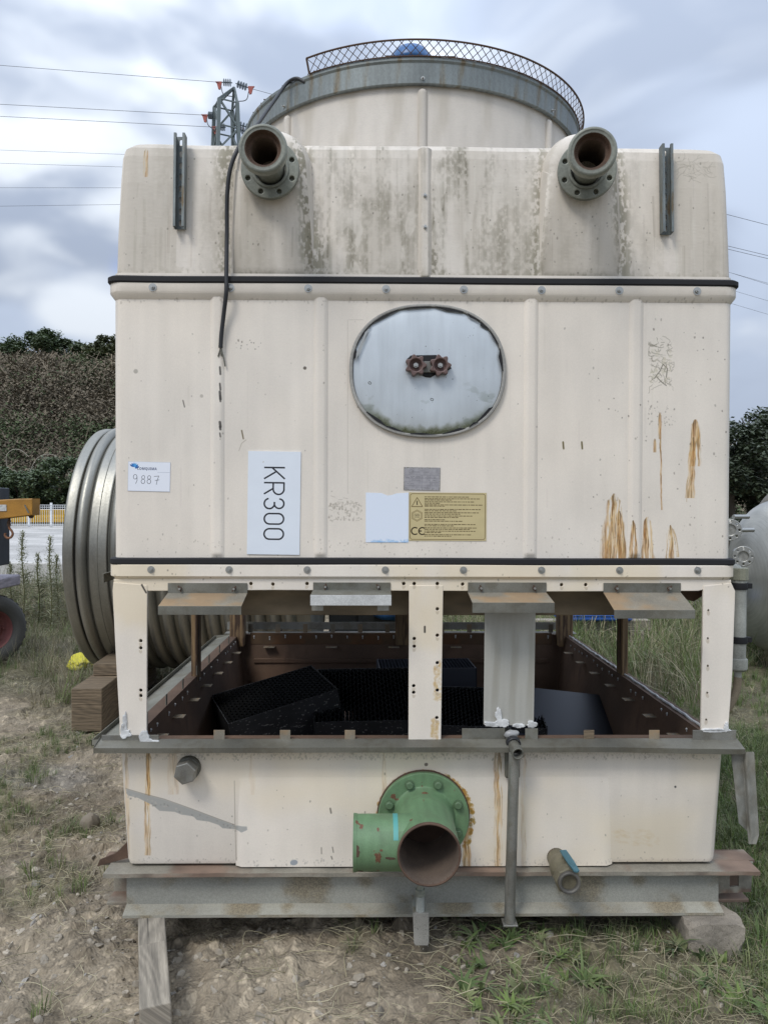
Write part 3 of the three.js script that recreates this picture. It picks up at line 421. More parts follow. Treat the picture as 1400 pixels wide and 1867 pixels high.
// --- air inlet frame: lintel, posts
const frame = new THREE.Group(); frame.name = 'air_inlet_frame'; tower.add(frame);
const lintelRing = ringProfile([[-0.02, 1.318], [0.002, 1.319], [0.008, 1.325], [0.0175, 1.331], [0.0175, 1.370], [0.016, 1.3735], [-0.02, 1.3735]]);
const lowFlange = add(frame, 'lower_flange', sheetUV(lintelRing, -1.2, 1.2, 0.68, 1.42), M.frameCream);
for (let i = 0; i < 8; i++) { const p = at(lerp(276, 1271, i / 7), lerp(1038.5, 1040, i / 7), 0.0175); boltAt(lowFlange, p.x, p.y, 0.0175, 0.0105, M.bolt); }
const fy = (v) => at(776, v, 0).y, fx = (u, v = 1200) => at(u, v, 0).x, lintelY = fy(1077);
function frontPiece(name, pts, parent = frame, d = 0.008, mat = M.frameCream, z = -0.0055) { const sp = shape(pts), xs = pts.map((p) => p[0]), ys = pts.map((p) => p[1]), m = 0.012; for (const [u, v] of HOLES) { const q = at(u, v, 0); if (q.x < Math.min(...xs) + m || q.x > Math.max(...xs) - m || q.y < Math.min(...ys) + m || q.y > Math.max(...ys) - m) continue; const h = new THREE.Path(); h.absarc(q.x, q.y, 0.0062, 0, Math.PI * 2, true); sp.holes.push(h); } const g = extrude(sp, d, 0.0022, 2); g.translate(0, 0, z); return add(parent, name, sheetUV(g, -1.2, 1.2, 0.68, 1.42), mat); }
frontPiece('lintel', [[-1.118, 1.3195], [-1.118, lintelY + 0.03], [fx(262), lintelY + 0.012], [fx(272), lintelY - 0.002], [fx(500), lintelY + 0.002], [fx(745), lintelY], [fx(806), lintelY], [fx(1000), lintelY - 0.002], [fx(1270), lintelY + 0.001], [1.118, lintelY + 0.03], [1.118, 1.3195]]);
frontPiece('corner_post', [[-1.118, lintelY + 0.030], [fx(207), lintelY], [fx(213), fy(1200)], [fx(221), fy(1345)], [fx(268.5), fy(1345)], [fx(270), lintelY + 0.02]], frame, 0.008, M.frameCream, -0.003);
frontPiece('corner_post', [[1.118, lintelY + 0.03], [fx(1337), lintelY], [fx(1333), fy(1230)], [fx(1326), fy(1338)], [fx(1277), fy(1338)], [fx(1279), lintelY + 0.02]], frame, 0.008, M.frameCream, -0.003);
frontPiece('centre_post', [[fx(745), lintelY + 0.02], [fx(745), fy(1350)], [fx(804), fy(1350)], [fx(807), lintelY + 0.02]], frame, 0.008, M.frameCream, -0.003);
// post returns (the posts are angles: a second leg runs back along the sides)
for (const s of [-1, 1]) { const g = box(0.006, 0.62, 0.11, s * 1.098, 1.01, -0.062); add(frame, 'corner_post_return', sheetUV(g, -1.2, 1.2, 0.68, 1.42), M.frameCream); }
for (const [x, z, w, d] of [[-1.062, -1.05, 0.03, 0.09], [1.07, -1.07, 0.03, 0.09], [-1.05, -2.17, 0.09, 0.09], [1.05, -2.17, 0.09, 0.09], [0.01, -2.19, 0.1, 0.03]]) add(frame, 'rear_post', boxUV(rbox(w, 0.66, d, x, 1.005, z, 0.004), 2.2, x), M.brownPost);
// lintels of the other sides
for (const g of [box(0.008, 0.06, 2.0, -1.106, 1.29, -1.1), box(0.008, 0.06, 2.0, 1.106, 1.29, -1.1), box(2.2, 0.06, 0.008, 0, 1.29, -2.228)]) add(frame, 'lintel', sheetUV(g, -1.2, 1.2, 0.68, 1.42), M.frameCream);
// fill support beam behind the lintel, limed and dirty
const limeTex = tile(512, (u, v) => { const a = fbm(u * 4, v * 10, 5, 2), f = vn(u * 200, v * 200, 200), l = sst(0.52, 0.66, fbm(u * 5 + 3, v * 9, 5, 1)); return mix3(sc([122, 110, 92], 0.7 + 0.6 * a), sc([168, 156, 132], 0.8 + 0.4 * f), l * 0.7); });
const lime = std({ map: limeTex, roughness: 0.85, bumpMap: bumpFine, bumpScale: 0.003 });
add(frame, 'fill_support_beam', boxUV(rbox(1.66, 0.15, 0.04, 0.13, 1.243, -0.16, 0.006), 1.4), lime); add(frame, 'fill_support_beam', boxUV(rbox(1.9, 0.11, 0.04, 0.0, 1.26, -1.9, 0.006), 1.4), lime);
add(frame, 'bracket_plate', [extrude(shape([[0.92, 1.312], [1.09, 1.312], [1.085, 1.26], [1.03, 1.225], [0.95, 1.25]]), 0.006).translate(0, 0, -0.12)], M.liner);
add(tower, 'fill_pack', boxUV(box(2.16, 0.35, 2.16, 0, 1.52, -1.12)), M.black);
// --- deflector hoods under the lintel: back plate, sloping plate, lip
function deflector(u0, u1, vTop, vBack, drop, z1, mats, lipH, brk) {
  const g = new THREE.Group(); g.name = 'deflector_hood'; tower.add(g); const a = at(u0, vTop, 0.012), b = at(u1, vBack, 0.012), w = b.x - a.x, x = (a.x + b.x) / 2, yb = b.y;
  add(g, 'back_plate', boxUV(rbox(w, a.y - yb + 0.004, 0.002, x, (a.y + yb) / 2, 0.0085, 0.0008), 1.7, x), M.dullSteel);
  const dz = z1 - 0.010, len = Math.hypot(dz, drop); add(g, 'slope_plate', boxUV(mv(rbox(w, 0.0022, len, 0, 0, 0, 0.0008), x, yb - drop / 2, 0.010 + dz / 2, Math.atan2(drop, dz)), 1.7, x + 0.3), mats[0]);
  add(g, 'lip', boxUV(mv(rbox(w, lipH, 0.0022, 0, 0, 0, 0.0008), x, yb - drop - lipH / 2 + 0.001, z1 + 0.0008), 1.7, x), mats[1]);
  for (const k of [0.16, 0.84]) { const bb = new THREE.Mesh(plain(cylZ(0.004, 0.004, 0.022, 0, 0, 0, 10)), M.bolt); bb.name = 'wing_bolt'; bb.castShadow = true; bb.position.set(x + w * (k - 0.5), (a.y + yb) / 2, 0.018); g.add(bb); const wing = add(g, 'wing_nut', [box(0.005, 0.024, 0.003, 0, 0, 0.021), cylZ(0.006, 0.006, 0.006, 0, 0, 0.014, 10)], M.rust, [x + w * (k - 0.5), (a.y + yb) / 2, 0.0], [0, 0, rr(-0.9, 0.9)]); wing.rotation.z = rr(-0.7, 0.7); }
  if (brk) for (const k of [0.08, 0.90]) add(g, 'bracket', boxUV(box(0.04, 0.03, 0.002, x + w * (k - 0.5), yb - drop - lipH - 0.006, z1 - 0.03)), M.steel);
}
seed(31);
const whiteLip = std({ map: blotchTex, color: rgb(0.70, 0.71, 0.70), roughness: 0.5 });
deflector(306, 451, 1064, 1082, 0.030, 0.135, [M.rustSheet, M.dullSteel], 0.030, false);
deflector(571, 712, 1063, 1076, 0.004, 0.135, [M.dullSteel, whiteLip], 0.036, true);
deflector(853, 996, 1063, 1081, 0.020, 0.135, [M.rustSheet, M.dullSteel], 0.036, false);
deflector(1100, 1241, 1064, 1081, 0.046, 0.135, [M.rustSheet, M.dullSteel], 0.030, false);
{ const g = new THREE.Group(); g.name = 'deflector_hood'; tower.add(g); add(g, 'slope_plate', boxUV(mv(rbox(0.10, 0.0025, 0.28, 0, 0, 0, 0.0008), -1.165, 1.335, -0.30, 0, 0, 0.25), 1.7), M.dullSteel); add(g, 'lip', boxUV(rbox(0.0025, 0.035, 0.28, -1.212, 1.306, -0.30, 0.0008)), M.dullSteel); }
// --- cover sheet below the third hood, with sealant at its foot
{ const pts = [[fx(884), lintelY - 0.01], [fx(882.5), fy(1322)], [fx(974), fy(1325)], [fx(977), lintelY - 0.01]]; const e = extrude(shape(pts), 0.003, 0.0006); e.translate(0, 0, -0.012); add(tower, 'cover_sheet', boxUV(e, 1.2, 0.3), std({ map: creamTex, color: rgb(0.66, 0.70, 0.71), roughness: 0.7, metalness: 0 })); }
function sealant(z, blobs) { // white paste smeared on in lumps
  const gs = blobs.map(([u, v, rw, rh]) => { const n = 34, o = rr(0, 90), pts = Array.from({ length: n }, (_, i) => { const a = i / n * 2 * Math.PI, k = 0.45 + 1.1 * fbm(Math.cos(a) * 1.6 + o, Math.sin(a) * 1.6 + o, 4), p = at(u + Math.cos(a) * rw * k, v - Math.sin(a) * rh * k, z); return [p.x, p.y]; }); const e = extrude(shape(pts), 0.004, 0.0028, 3); return boxUV(e.translate(0, 0, z + rr(0, 0.0015)), 6); }); return add(tower, 'sealant', gs, M.sealant);
}
seed(44);
sealant(0.0068, [[229, 1318, 4, 19], [231, 1337, 9, 9], [226, 1330, 4, 12]]); sealant(0.0125, [[265, 1346, 9, 13], [274, 1354, 14, 7], [262, 1338, 5, 6]]); sealant(-0.0085, [[908, 1306, 5, 15], [900, 1320, 20, 5], [916, 1318, 12, 7], [968, 1321, 9, 7], [946, 1323, 12, 4]]); sealant(0.0068, [[1300, 1331, 26, 4], [1322, 1326, 5, 9]]);

// --- basin: tapered outer shell, liner, floor
const br = (hx, y, zi, r = 0.024) => ({ pts: plan(hx, zi, ZB - zi, r), y });
const basin = add(tower, 'basin', sheetUV(loft([br(1.052, 0.272, -0.05), br(1.074, 0.277, -0.018), br(1.078, 0.295, -0.011), br(1.102, 0.70, -0.006), br(1.103, 0.734, -0.005)]), -1.2, 1.2, 0.24, 0.80), M.basinCream);
add(basin, 'liner', boxUV(loft([br(1.0, 0.36, -0.08), br(1.05, 0.734, -0.04)], { flip: true })), M.liner);
add(basin, 'floor', boxUV(box(2.1, 0.02, 2.1, 0, 0.352, -1.12)), M.liner);
add(basin, 'rim', (() => { const o = plan(1.103, -0.005, ZB + 0.005, 0.024), i = plan(1.05, -0.04, ZB + 0.04, 0.024); const s = shape(o); s.holes.push(new THREE.Path(i.reverse().map(([x, y]) => new THREE.Vector2(x, y)))); const g = extrude(s, 0.006, 0); mv(g, 0, 0.740, 0, Math.PI / 2); return boxUV(g); })(), M.liner);
{ // lower middle of the basin front stands proud, fading out upwards
  const x0 = at(429, 1500).x, x1 = at(1118, 1500).x, pos = [], idx = [], ny = 16, nx = 60;
  for (let j = 0; j <= ny; j++) for (let i = 0; i <= nx; i++) { const v = j / ny, y = lerp(0.271, 0.60, v), zb = -0.011 + (y - 0.295) / 0.405 * 0.005; const e = (i === 0 || i === nx) ? -0.004 : 0.0095 * (1 - v) ** 1.25; pos.push(lerp(x0, x1, i / nx) + (i === 0 ? -0.0015 : i === nx ? 0.0015 : 0) * v, y, zb + (j === ny ? -0.0008 : e) + 0.0006); }
  for (let j = 0; j < ny; j++) for (let i = 0; i < nx; i++) { const a = j * (nx + 1) + i; idx.push(a, a + 1, a + nx + 1, a + 1, a + nx + 2, a + nx + 1); }
  const g = new THREE.BufferGeometry(); g.setAttribute('position', new THREE.Float32BufferAttribute(pos, 3)); g.setIndex(idx); g.setAttribute('uv', new THREE.Float32BufferAttribute(new Float32Array(pos.length / 3 * 2), 2)); g.computeVertexNormals();
  add(basin, 'sump_bulge', sheetUV(g, -1.2, 1.2, 0.24, 0.80), M.basinCream);
}
// liner details: rim tabs, angle clips, white drips
seed(61);
for (let k = 0; k < 7; k++) { const z = -0.16 - k * 0.28; add(basin, 'rim_tab', box(0.003, 0.045, 0.018, -1.047, 0.77, z), M.dullSteel); add(basin, 'clip', mv(box(0.05, 0.003, 0.05, -1.02, 0.672, z - 0.1), 0, 0, 0), M.rustSheet); add(basin, 'clip', box(0.05, 0.003, 0.05, 1.02, 0.672, z - 0.1), M.rustSheet); }
for (let k = 0; k < 22; k++) { const z = -0.12 - k * 0.092 + rr(-0.03, 0.03); for (const s of [-1, 1]) if (rnd() < 0.7) add(basin, 'bolt_head', [mv(new THREE.SphereGeometry(0.0045, 8, 6), 0, 0, 0), box(0.002, rr(0.004, 0.016), 0.004, 0, -0.006, 0)], M.sealant, [s * 1.042, 0.715 + rr(-0.008, 0.008), z]); }
for (let k = 0; k < 20; k++) { const x = -0.95 + k * 0.1; add(basin, 'bolt_head', [mv(new THREE.SphereGeometry(0.006, 8, 6), 0, 0, 0), box(0.006, rr(0.01, 0.022), 0.003, 0, -0.008, 0)], M.sealant, [x, 0.73 + rr(-0.006, 0.006), -2.192]); if (k % 4 === 1) add(basin, 'clip', box(0.07, 0.004, 0.05, x, 0.665, -2.17), M.rustSheet); }
add(basin, 'back_flange', boxUV(rbox(1.95, 0.075, 0.01, 0, 0.715, -2.196, 0.003), 2), std({ map: rustSheetTex, color: rgb(0.42, 0.28, 0.19), roughness: 0.8 }));
add(basin, 'wall_stiffener', boxUV(rbox(1.9, 0.03, 0.03, 0, 0.575, -2.185, 0.006)), M.liner);

// --- drip ledge round the basin: front and left gutters (the right one is torn off)
const gut = new THREE.Group(); gut.name = 'drip_gutter'; tower.add(gut);
{
  const prof = shape([[0.0, 0.740], [0.0, 0.735], [0.062, 0.7255], [0.0595, 0.7105], [0.020, 0.704], [0.020, 0.7015], [0.0622, 0.7082], [0.0655, 0.7275]]);
  const L = 2.315, e = new THREE.ExtrudeGeometry(prof, { depth: L, bevelEnabled: false, steps: 60 }); mv(e, 0, 0, 0, 0, -Math.PI / 2); // z_local->-x ; x_local->z
  const p = e.attributes.position; for (let i = 0; i < p.count; i++) { let x = p.getX(i), y = p.getY(i), z = p.getZ(i); x += L / 2 - 0.012; const t = sst(0.55, 1.1, x); if (z > 0.02) y -= 0.008 * t + 0.003 * (fbm(x * 3, 2, 2) - 0.5); p.setXYZ(i, x, y, z); } e.computeVertexNormals();
  add(gut, 'front_gutter', boxUV(e, 1.5), std({ map: steelTex, color: rgb(0.62, 0.61, 0.56), roughness: 0.55, metalness: 0.3, bumpMap: bumpFine, bumpScale: 0.0006 }));
  add(gut, 'end_cap', extrude(shape([[0, 0.747], [0.0655, 0.7305], [0.0635, 0.706], [0.0, 0.715]]), 0.002).applyMatrix4(new THREE.Matrix4().makeRotationY(-Math.PI / 2)).translate(-1.168, 0, 0), M.dullSteel);
  const tab = (u0, u1, v0, v1, m) => { const a = at(u0, v0, 0.004), b = at(u1, v1, 0.004); add(gut, 'tab', boxUV(rbox(b.x - a.x, a.y - b.y, 0.0025, (a.x + b.x) / 2, (a.y + b.y) / 2, 0.004, 0.0008), 3, u0 * 0.01), m); };
  for (const [u, w] of [[400, 20], [520, 19], [638, 19], [1073, 19], [1192, 19]]) tab(u - w / 2, u + w / 2, 1331, 1357, u > 1050 && u < 1100 ? M.woodBrown : M.rustSheet);
  tab(746, 766, 1331, 1354, M.dullSteel); tab(842, 920, 1328, 1352, M.dullSteel); tab(957, 980, 1328, 1350, M.dullSteel);
  { const a = at(186, 1340, 0.01), b = at(290, 1362, 0.01); add(gut, 'back_plate', boxUV(rbox(b.x - a.x, a.y - b.y, 0.0025, (a.x + b.x) / 2, (a.y + b.y) / 2, 0.010, 0.0008), 2), M.steel); }
  { const a = at(1262, 1331, 0.01), b = at(1341, 1353, 0.01); add(gut, 'back_plate', boxUV(rbox(b.x - a.x, a.y - b.y, 0.0025, (a.x + b.x) / 2, (a.y + b.y) / 2, 0.010, 0.0008), 2), M.steel); }
  const s2 = shape([[-1.092, 0.752], [-1.092, 0.748], [-1.205, 0.722], [-1.205, 0.742], [-1.2075, 0.742], [-1.2075, 0.719]]);
  const e2 = new THREE.ExtrudeGeometry(s2, { depth: 2.2, bevelEnabled: false }); e2.translate(0, -0.012, -2.22); add(gut, 'side_gutter', boxUV(e2, 1.2), std({ map: steelTex, color: rgb(0.78, 0.78, 0.72), roughness: 0.65, metalness: 0.2 }));
  const s3 = extrude(shape([[-1.15, 0.748], [1.15, 0.748], [1.15, 0.752], [-1.15, 0.752]]), 0.09); s3.translate(0, -0.012, -2.335); add(gut, 'rear_gutter', boxUV(s3, 1.2), M.steel); add(gut, 'rear_lip', boxUV(box(2.3, 0.05, 0.003, 0, 0.775, -2.337), 1.2), M.steel);
  for (let k = 0; k < 12; k++) add(gut, 'tab', boxUV(box(0.03, 0.055, 0.0025, -0.98 + k * 0.178, 0.775, -2.235)), M.rustSheet);
  // white ragged sealant line on the right rim
  const n = 60, pts = []; for (let i = 0; i <= n; i++) pts.push(V(1.072 + rr(-0.003, 0.003), 0.744 + rr(-0.002, 0.003), -0.05 - i / n * 2.1)); add(gut, 'sealant_bead', tube(pts, 0.006, 160, 6), M.sealant);
}
// torn sheet hanging from the right end
{
  const nx = 14, ny = 30, pos = [], uv = [], idx = [];
  for (let j = 0; j <= ny; j++) for (let i = 0; i <= nx; i++) { const s = i / nx, t = j / ny; const u0 = lerp(1332, 1346, t), u1 = lerp(1374, 1384, t) - (t > 0.9 ? (t - 0.9) * 60 : 0), vb = 1371 + t * (s > 0.55 ? 168 : 130 + 30 * s); const fold = 0.012 * Math.sin(s * 4.2 + t * 1.9) * (0.3 + 0.7 * t) + 0.022 * sst(0.52, 0.6, s) + 0.012 * (fbm(s * 4, t * 6, 3) - 0.5); const p = at(lerp(u0, u1, s), vb, 0.03 + fold); pos.push(p.x, p.y, 0.03 + fold); uv.push(s * 0.2, t * 0.4); }
  for (let j = 0; j < ny; j++) for (let i = 0; i < nx; i++) { const a = j * (nx + 1) + i; idx.push(a, a + nx + 1, a + 1, a + 1, a + nx + 1, a + nx + 2); }
  const f = pos.length / 3, back = pos.slice(); for (let i = 2; i < back.length; i += 3) back[i] -= 0.002; const all = [...pos, ...back], id2 = [...idx]; for (let i = 0; i < idx.length; i += 3) id2.push(idx[i] + f, idx[i + 2] + f, idx[i + 1] + f);
  const g = new THREE.BufferGeometry(); g.setAttribute('position', new THREE.Float32BufferAttribute(all, 3)); g.setAttribute('uv', new THREE.Float32BufferAttribute([...uv, ...uv], 2)); g.setIndex(id2); g.computeVertexNormals(); add(gut, 'torn_sheet', g, std({ map: steelTex, color: rgb(0.9, 0.9, 0.88), roughness: 0.6, metalness: 0.15 }));
}
// --- base frame: front channel, wider rear channel, side channels
const base = new THREE.Group(); base.name = 'base_frame'; tower.add(base);
const beamTex = tile(1024, (u, v) => { const a = fbm(u * 4, v * 4, 5, 4), f = vn(u * 300, v * 300, 300), d = sst(0.50, 0.74, fbm(u * 7 + 9, v * 7, 5, 7)); return mix3(sc([170, 170, 161], 0.86 + 0.22 * (a - 0.5) + 0.1 * (f - 0.5)), sc([122, 112, 92], 0.8 + 0.4 * f), d * 0.75); });
const beamMat = std({ map: beamTex, roughness: 0.7, metalness: 0.1, bumpMap: bumpFine, bumpScale: 0.0012 });
const flangeTex = tile(1024, (u, v) => { const a = fbm(u * 5, v * 5, 5, 5), b = fbm(u * 12, v * 12 + 3, 4, 12), f = vn(u * 300, v * 300, 300); return mix3(sc([160, 154, 140], 0.85 + 0.3 * (b - 0.5) + 0.1 * (f - 0.5)), sc([116, 94, 80], 0.75 + 0.5 * b), sst(0.46, 0.66, a) * 0.8); });
const flangeMat = std({ map: flangeTex, roughness: 0.85, bumpMap: bumpFine, bumpScale: 0.003 });
const mudTex = tile(512, (u, v) => { const a = fbm(u * 5, v * 5, 5, 5), f = vn(u * 200, v * 200, 200); return mix3(sc([122, 112, 97], 0.8 + 0.4 * a + 0.15 * (f - 0.5)), sc([98, 78, 60], 0.8 + 0.4 * f), sst(0.5, 0.66, a) * 0.8); });
const mudMat = std({ map: mudTex, roughness: 0.95, bumpMap: bumpFine, bumpScale: 0.004 });
{
  const xl = at(222, 1640, 0.05).x, xr = at(1322, 1640, 0.05).x, L = xr - xl, xm = (xl + xr) / 2;
  const wavy = (g, a) => { const p = g.attributes.position; for (let i = 0; i < p.count; i++) { const x = p.getX(i); p.setY(i, p.getY(i) + a * (fbm(x * 9, p.getZ(i) * 9, 4) - 0.5)); p.setZ(i, p.getZ(i) + a * 0.5 * (fbm(x * 13 + 5, 3, 3) - 0.5)); } g.computeVertexNormals(); return g; };
  add(base, 'beam_web', boxUV(box(L, 0.145, 0.008, xm, 0.182, -0.012), 1), beamMat);
  add(base, 'beam_top_flange', boxUV(wavy(mv(new THREE.BoxGeometry(at(1388, 1600, 0.045).x - at(186, 1600, 0.045).x, 0.014, 0.088, 220, 1, 6), (at(1388, 1600, 0.045).x + at(186, 1600, 0.045).x) / 2, 0.258, -0.01), 0.006)), flangeMat);
  const lf = shape([[-0.055, 0.108], [0.04, 0.108], [0.04, 0.118], [-0.008, 0.134], [-0.008, 0.125], [-0.055, 0.125]]); const e = new THREE.ExtrudeGeometry(lf, { depth: L, bevelEnabled: false, steps: 40 }); mv(e, 0, 0, 0, 0, -Math.PI / 2); e.translate(xm + L / 2, 0, 0); add(base, 'beam_bottom_flange', boxUV(wavy(e, 0.003), 1.3, 0.43, 0.21), std({ map: beamTex, color: rgb(1, 0.96, 0.9), roughness: 0.8, bumpMap: bumpFine, bumpScale: 0.002 }));
  add(base, 'rear_beam', [boxUV(rbox(2.44, 0.012, 0.09, 0.03, 0.254, -0.112, 0.003)), boxUV(rbox(2.40, 0.16, 0.008, 0.03, 0.18, -0.15, 0.002)), boxUV(rbox(2.40, 0.012, 0.09, 0.03, 0.105, -0.112, 0.003))], flangeMat);
  for (const s of [-1, 1]) add(base, 'side_beam', [boxUV(box(0.008, 0.16, 2.2, s * 1.03, 0.18, -1.26)), boxUV(box(0.07, 0.012, 2.2, s * 1.03, 0.258, -1.26)), boxUV(box(0.07, 0.012, 2.2, s * 1.03, 0.105, -1.26))], mudMat);
  add(base, 'rear_beam', [boxUV(box(2.3, 0.16, 0.01, 0, 0.18, -2.3)), boxUV(box(2.3, 0.012, 0.08, 0, 0.262, -2.27))], mudMat);
  // corroded plates at the ends
  const pl = extrude(shape([[-1.155, 0.262], [-1.2, 0.25], [-1.19, 0.275], [-1.13, 0.30], [-1.07, 0.36], [-1.06, 0.29]]), 0.006, 0.001); pl.translate(0, 0, -0.06); add(base, 'corroded_plate', boxUV(pl, 3), M.rust);
  const h = shape([[1.08, 0.145], [1.225, 0.15], [1.232, 0.262], [1.08, 0.262]]); const hp = new THREE.Path([[1.145, 0.17], [1.145, 0.235], [1.178, 0.24], [1.178, 0.172]].map((p) => new THREE.Vector2(...p))); h.holes.push(hp); const e3 = extrude(h, 0.006, 0.001); e3.translate(0, 0, -0.05); add(base, 'end_plate', boxUV(e3, 3), flangeMat);
}
// --- green drain tee
const tee = new THREE.Group(); tee.name = 'drain_tee'; tee.position.set(0.0, 0.456, 0.0); tower.add(tee);
{
  const fl = circle(0.165, 64, 0.1); add(tee, 'flange', boxUV(extrude(fl, 0.016, 0.003, 2, 48), 2), M.greenPaint, [0, 0, 0.003]); add(tee, 'gasket', cylZ(0.169, 0.169, 0.008, 0, 0, 0.0, 56), M.rust);
  for (let k = 0; k < 8; k++) { const a = (k + 0.5) / 8 * 2 * Math.PI; const b = add(tee, 'bolt', [cylZ(0.018, 0.018, 0.003, 0, 0, 0.0015, 20), cylZ(0.0145, 0.0145, 0.013, 0, 0, 0.009, 6), cylZ(0.0135, 0.0105, 0.002, 0, 0, 0.0165, 18)].map((g) => boxUV(g)), M.greenPaint); b.position.set(Math.cos(a) * 0.134, Math.sin(a) * 0.134, 0.0215); b.rotation.z = k; }
  const neck = [[0.122, 0.018], [0.114, 0.024], [0.108, 0.034], [0.1035, 0.06], [0.1035, 0.305]]; seed(71);
  const n = latheZ(neck, 56); add(tee, 'outlet_pipe', boxUV(n, 2), M.greenPaint);
  const ed = latheZ([[0.1035, 0.300], [0.1045, 0.306], [0.103, 0.313], [0.099, 0.314], [0.0965, 0.310], [0.096, 0.30]], 72); { const p = ed.attributes.position; for (let i = 0; i < p.count; i++) { const a = Math.atan2(p.getY(i), p.getX(i)); p.setZ(i, p.getZ(i) + 0.003 * (fbm(Math.cos(a) * 6 + 9, Math.sin(a) * 6 + 9, 3) - 0.5)); } ed.computeVertexNormals(); } add(tee, 'cut_edge', boxUV(ed, 4), M.rust);
  add(tee, 'bore', boxUV(latheZ([[0.0965, 0.31], [0.0955, 0.29], [0.095, 0.0], [0.0, 0.0]], 48), 2), M.pipeInside);
  const brn = mv(new THREE.CylinderGeometry(0.09, 0.09, 0.215, 48, 1, true), -0.135, 0, 0.215, 0, 0, Math.PI / 2); { const p = brn.attributes.position; for (let i = 0; i < p.count; i++) if (p.getX(i) > -0.1) p.setX(i, -Math.sqrt(Math.max(1e-5, 0.1005 ** 2 - p.getY(i) ** 2))); } add(tee, 'side_branch', boxUV(brn, 2), M.greenPaint);
  add(tee, 'branch_cap', boxUV(mv(new THREE.CylinderGeometry(0.0925, 0.0915, 0.012, 48), -0.242, 0, 0.215, 0, 0, Math.PI / 2), 2), M.greenPaint);
  // flaked paint: thin ragged rust patches on the branch
  seed(72);
  const flake = (ax, th, w, h) => { const pos = [], idx = [], uvs = [], N = 18; pos.push(-0.135 + ax, 0.0908 * Math.sin(th), 0.215 + 0.0908 * Math.cos(th)); for (let i = 0; i < N; i++) { const a = i / N * 2 * Math.PI, k = rr(0.6, 1.1), t2 = th + Math.sin(a) * h * k / 0.09; pos.push(-0.135 + ax + Math.cos(a) * w * k, 0.0908 * Math.sin(t2), 0.215 + 0.0908 * Math.cos(t2)); idx.push(0, 1 + i, 1 + (i + 1) % N); } for (let i = 0; i <= N; i++) uvs.push(pos[i * 3] * 3, pos[i * 3 + 1] * 3); const g = new THREE.BufferGeometry(); g.setAttribute('position', new THREE.Float32BufferAttribute(pos, 3)); g.setAttribute('uv', new THREE.Float32BufferAttribute(uvs, 2)); g.setIndex(idx); g.computeVertexNormals(); add(tee, 'flaked_patch', g, M.rust); };
  flake(0.01, -0.15, 0.02, 0.006); flake(-0.055, -1.15, 0.04, 0.012); flake(-0.098, 0.1, 0.008, 0.02); flake(-0.09, -0.9, 0.01, 0.008); flake(-0.03, -1.3, 0.03, 0.008);
  const tape = mv(new THREE.CylinderGeometry(0.0906, 0.0906, 0.016, 40, 1, true, Math.PI * 0.15, Math.PI * 0.75), -0.108, 0, 0.215, 0, 0, Math.PI / 2); tape.applyMatrix4(new THREE.Matrix4()); add(tee, 'blue_mark', tape, std({ color: rgb(0.09, 0.32, 0.30), roughness: 0.5 }));
}
// --- adjustable foot under the tee
{ const g = new THREE.Group(); g.name = 'foot_jack'; tower.add(g); const a = at(765, 1690, 0.10);
  add(g, 'stem', boxUV(cyl(0.0145, 0.0145, 0.075, a.x, 0.205, 0.12, 18), 3), std({ map: blotchTex, color: rgb(0.52, 0.55, 0.52), roughness: 0.6 })); add(g, 'collar', cyl(0.017, 0.016, 0.022, a.x, 0.238, 0.12, 18), M.greenGrey); add(g, 'stem_top', cyl(0.012, 0.012, 0.09, a.x, 0.29, 0.12, 16), M.greenGrey);
  const pl = extrude(shape([[-0.026, 0.165], [0.03, 0.165], [0.03, 0.06], [0.026, 0.052], [-0.016, 0.052], [-0.022, 0.06]]), 0.008, 0.002); pl.translate(a.x, 0.008, 0.128); add(g, 'foot_plate', boxUV(pl, 3), std({ map: concreteTex, color: rgb(0.62, 0.61, 0.57), roughness: 0.8 })); add(g, 'shelf', boxUV(rbox(0.05, 0.006, 0.13, a.x, 0.168, 0.07, 0.002), 3), beamMat); }
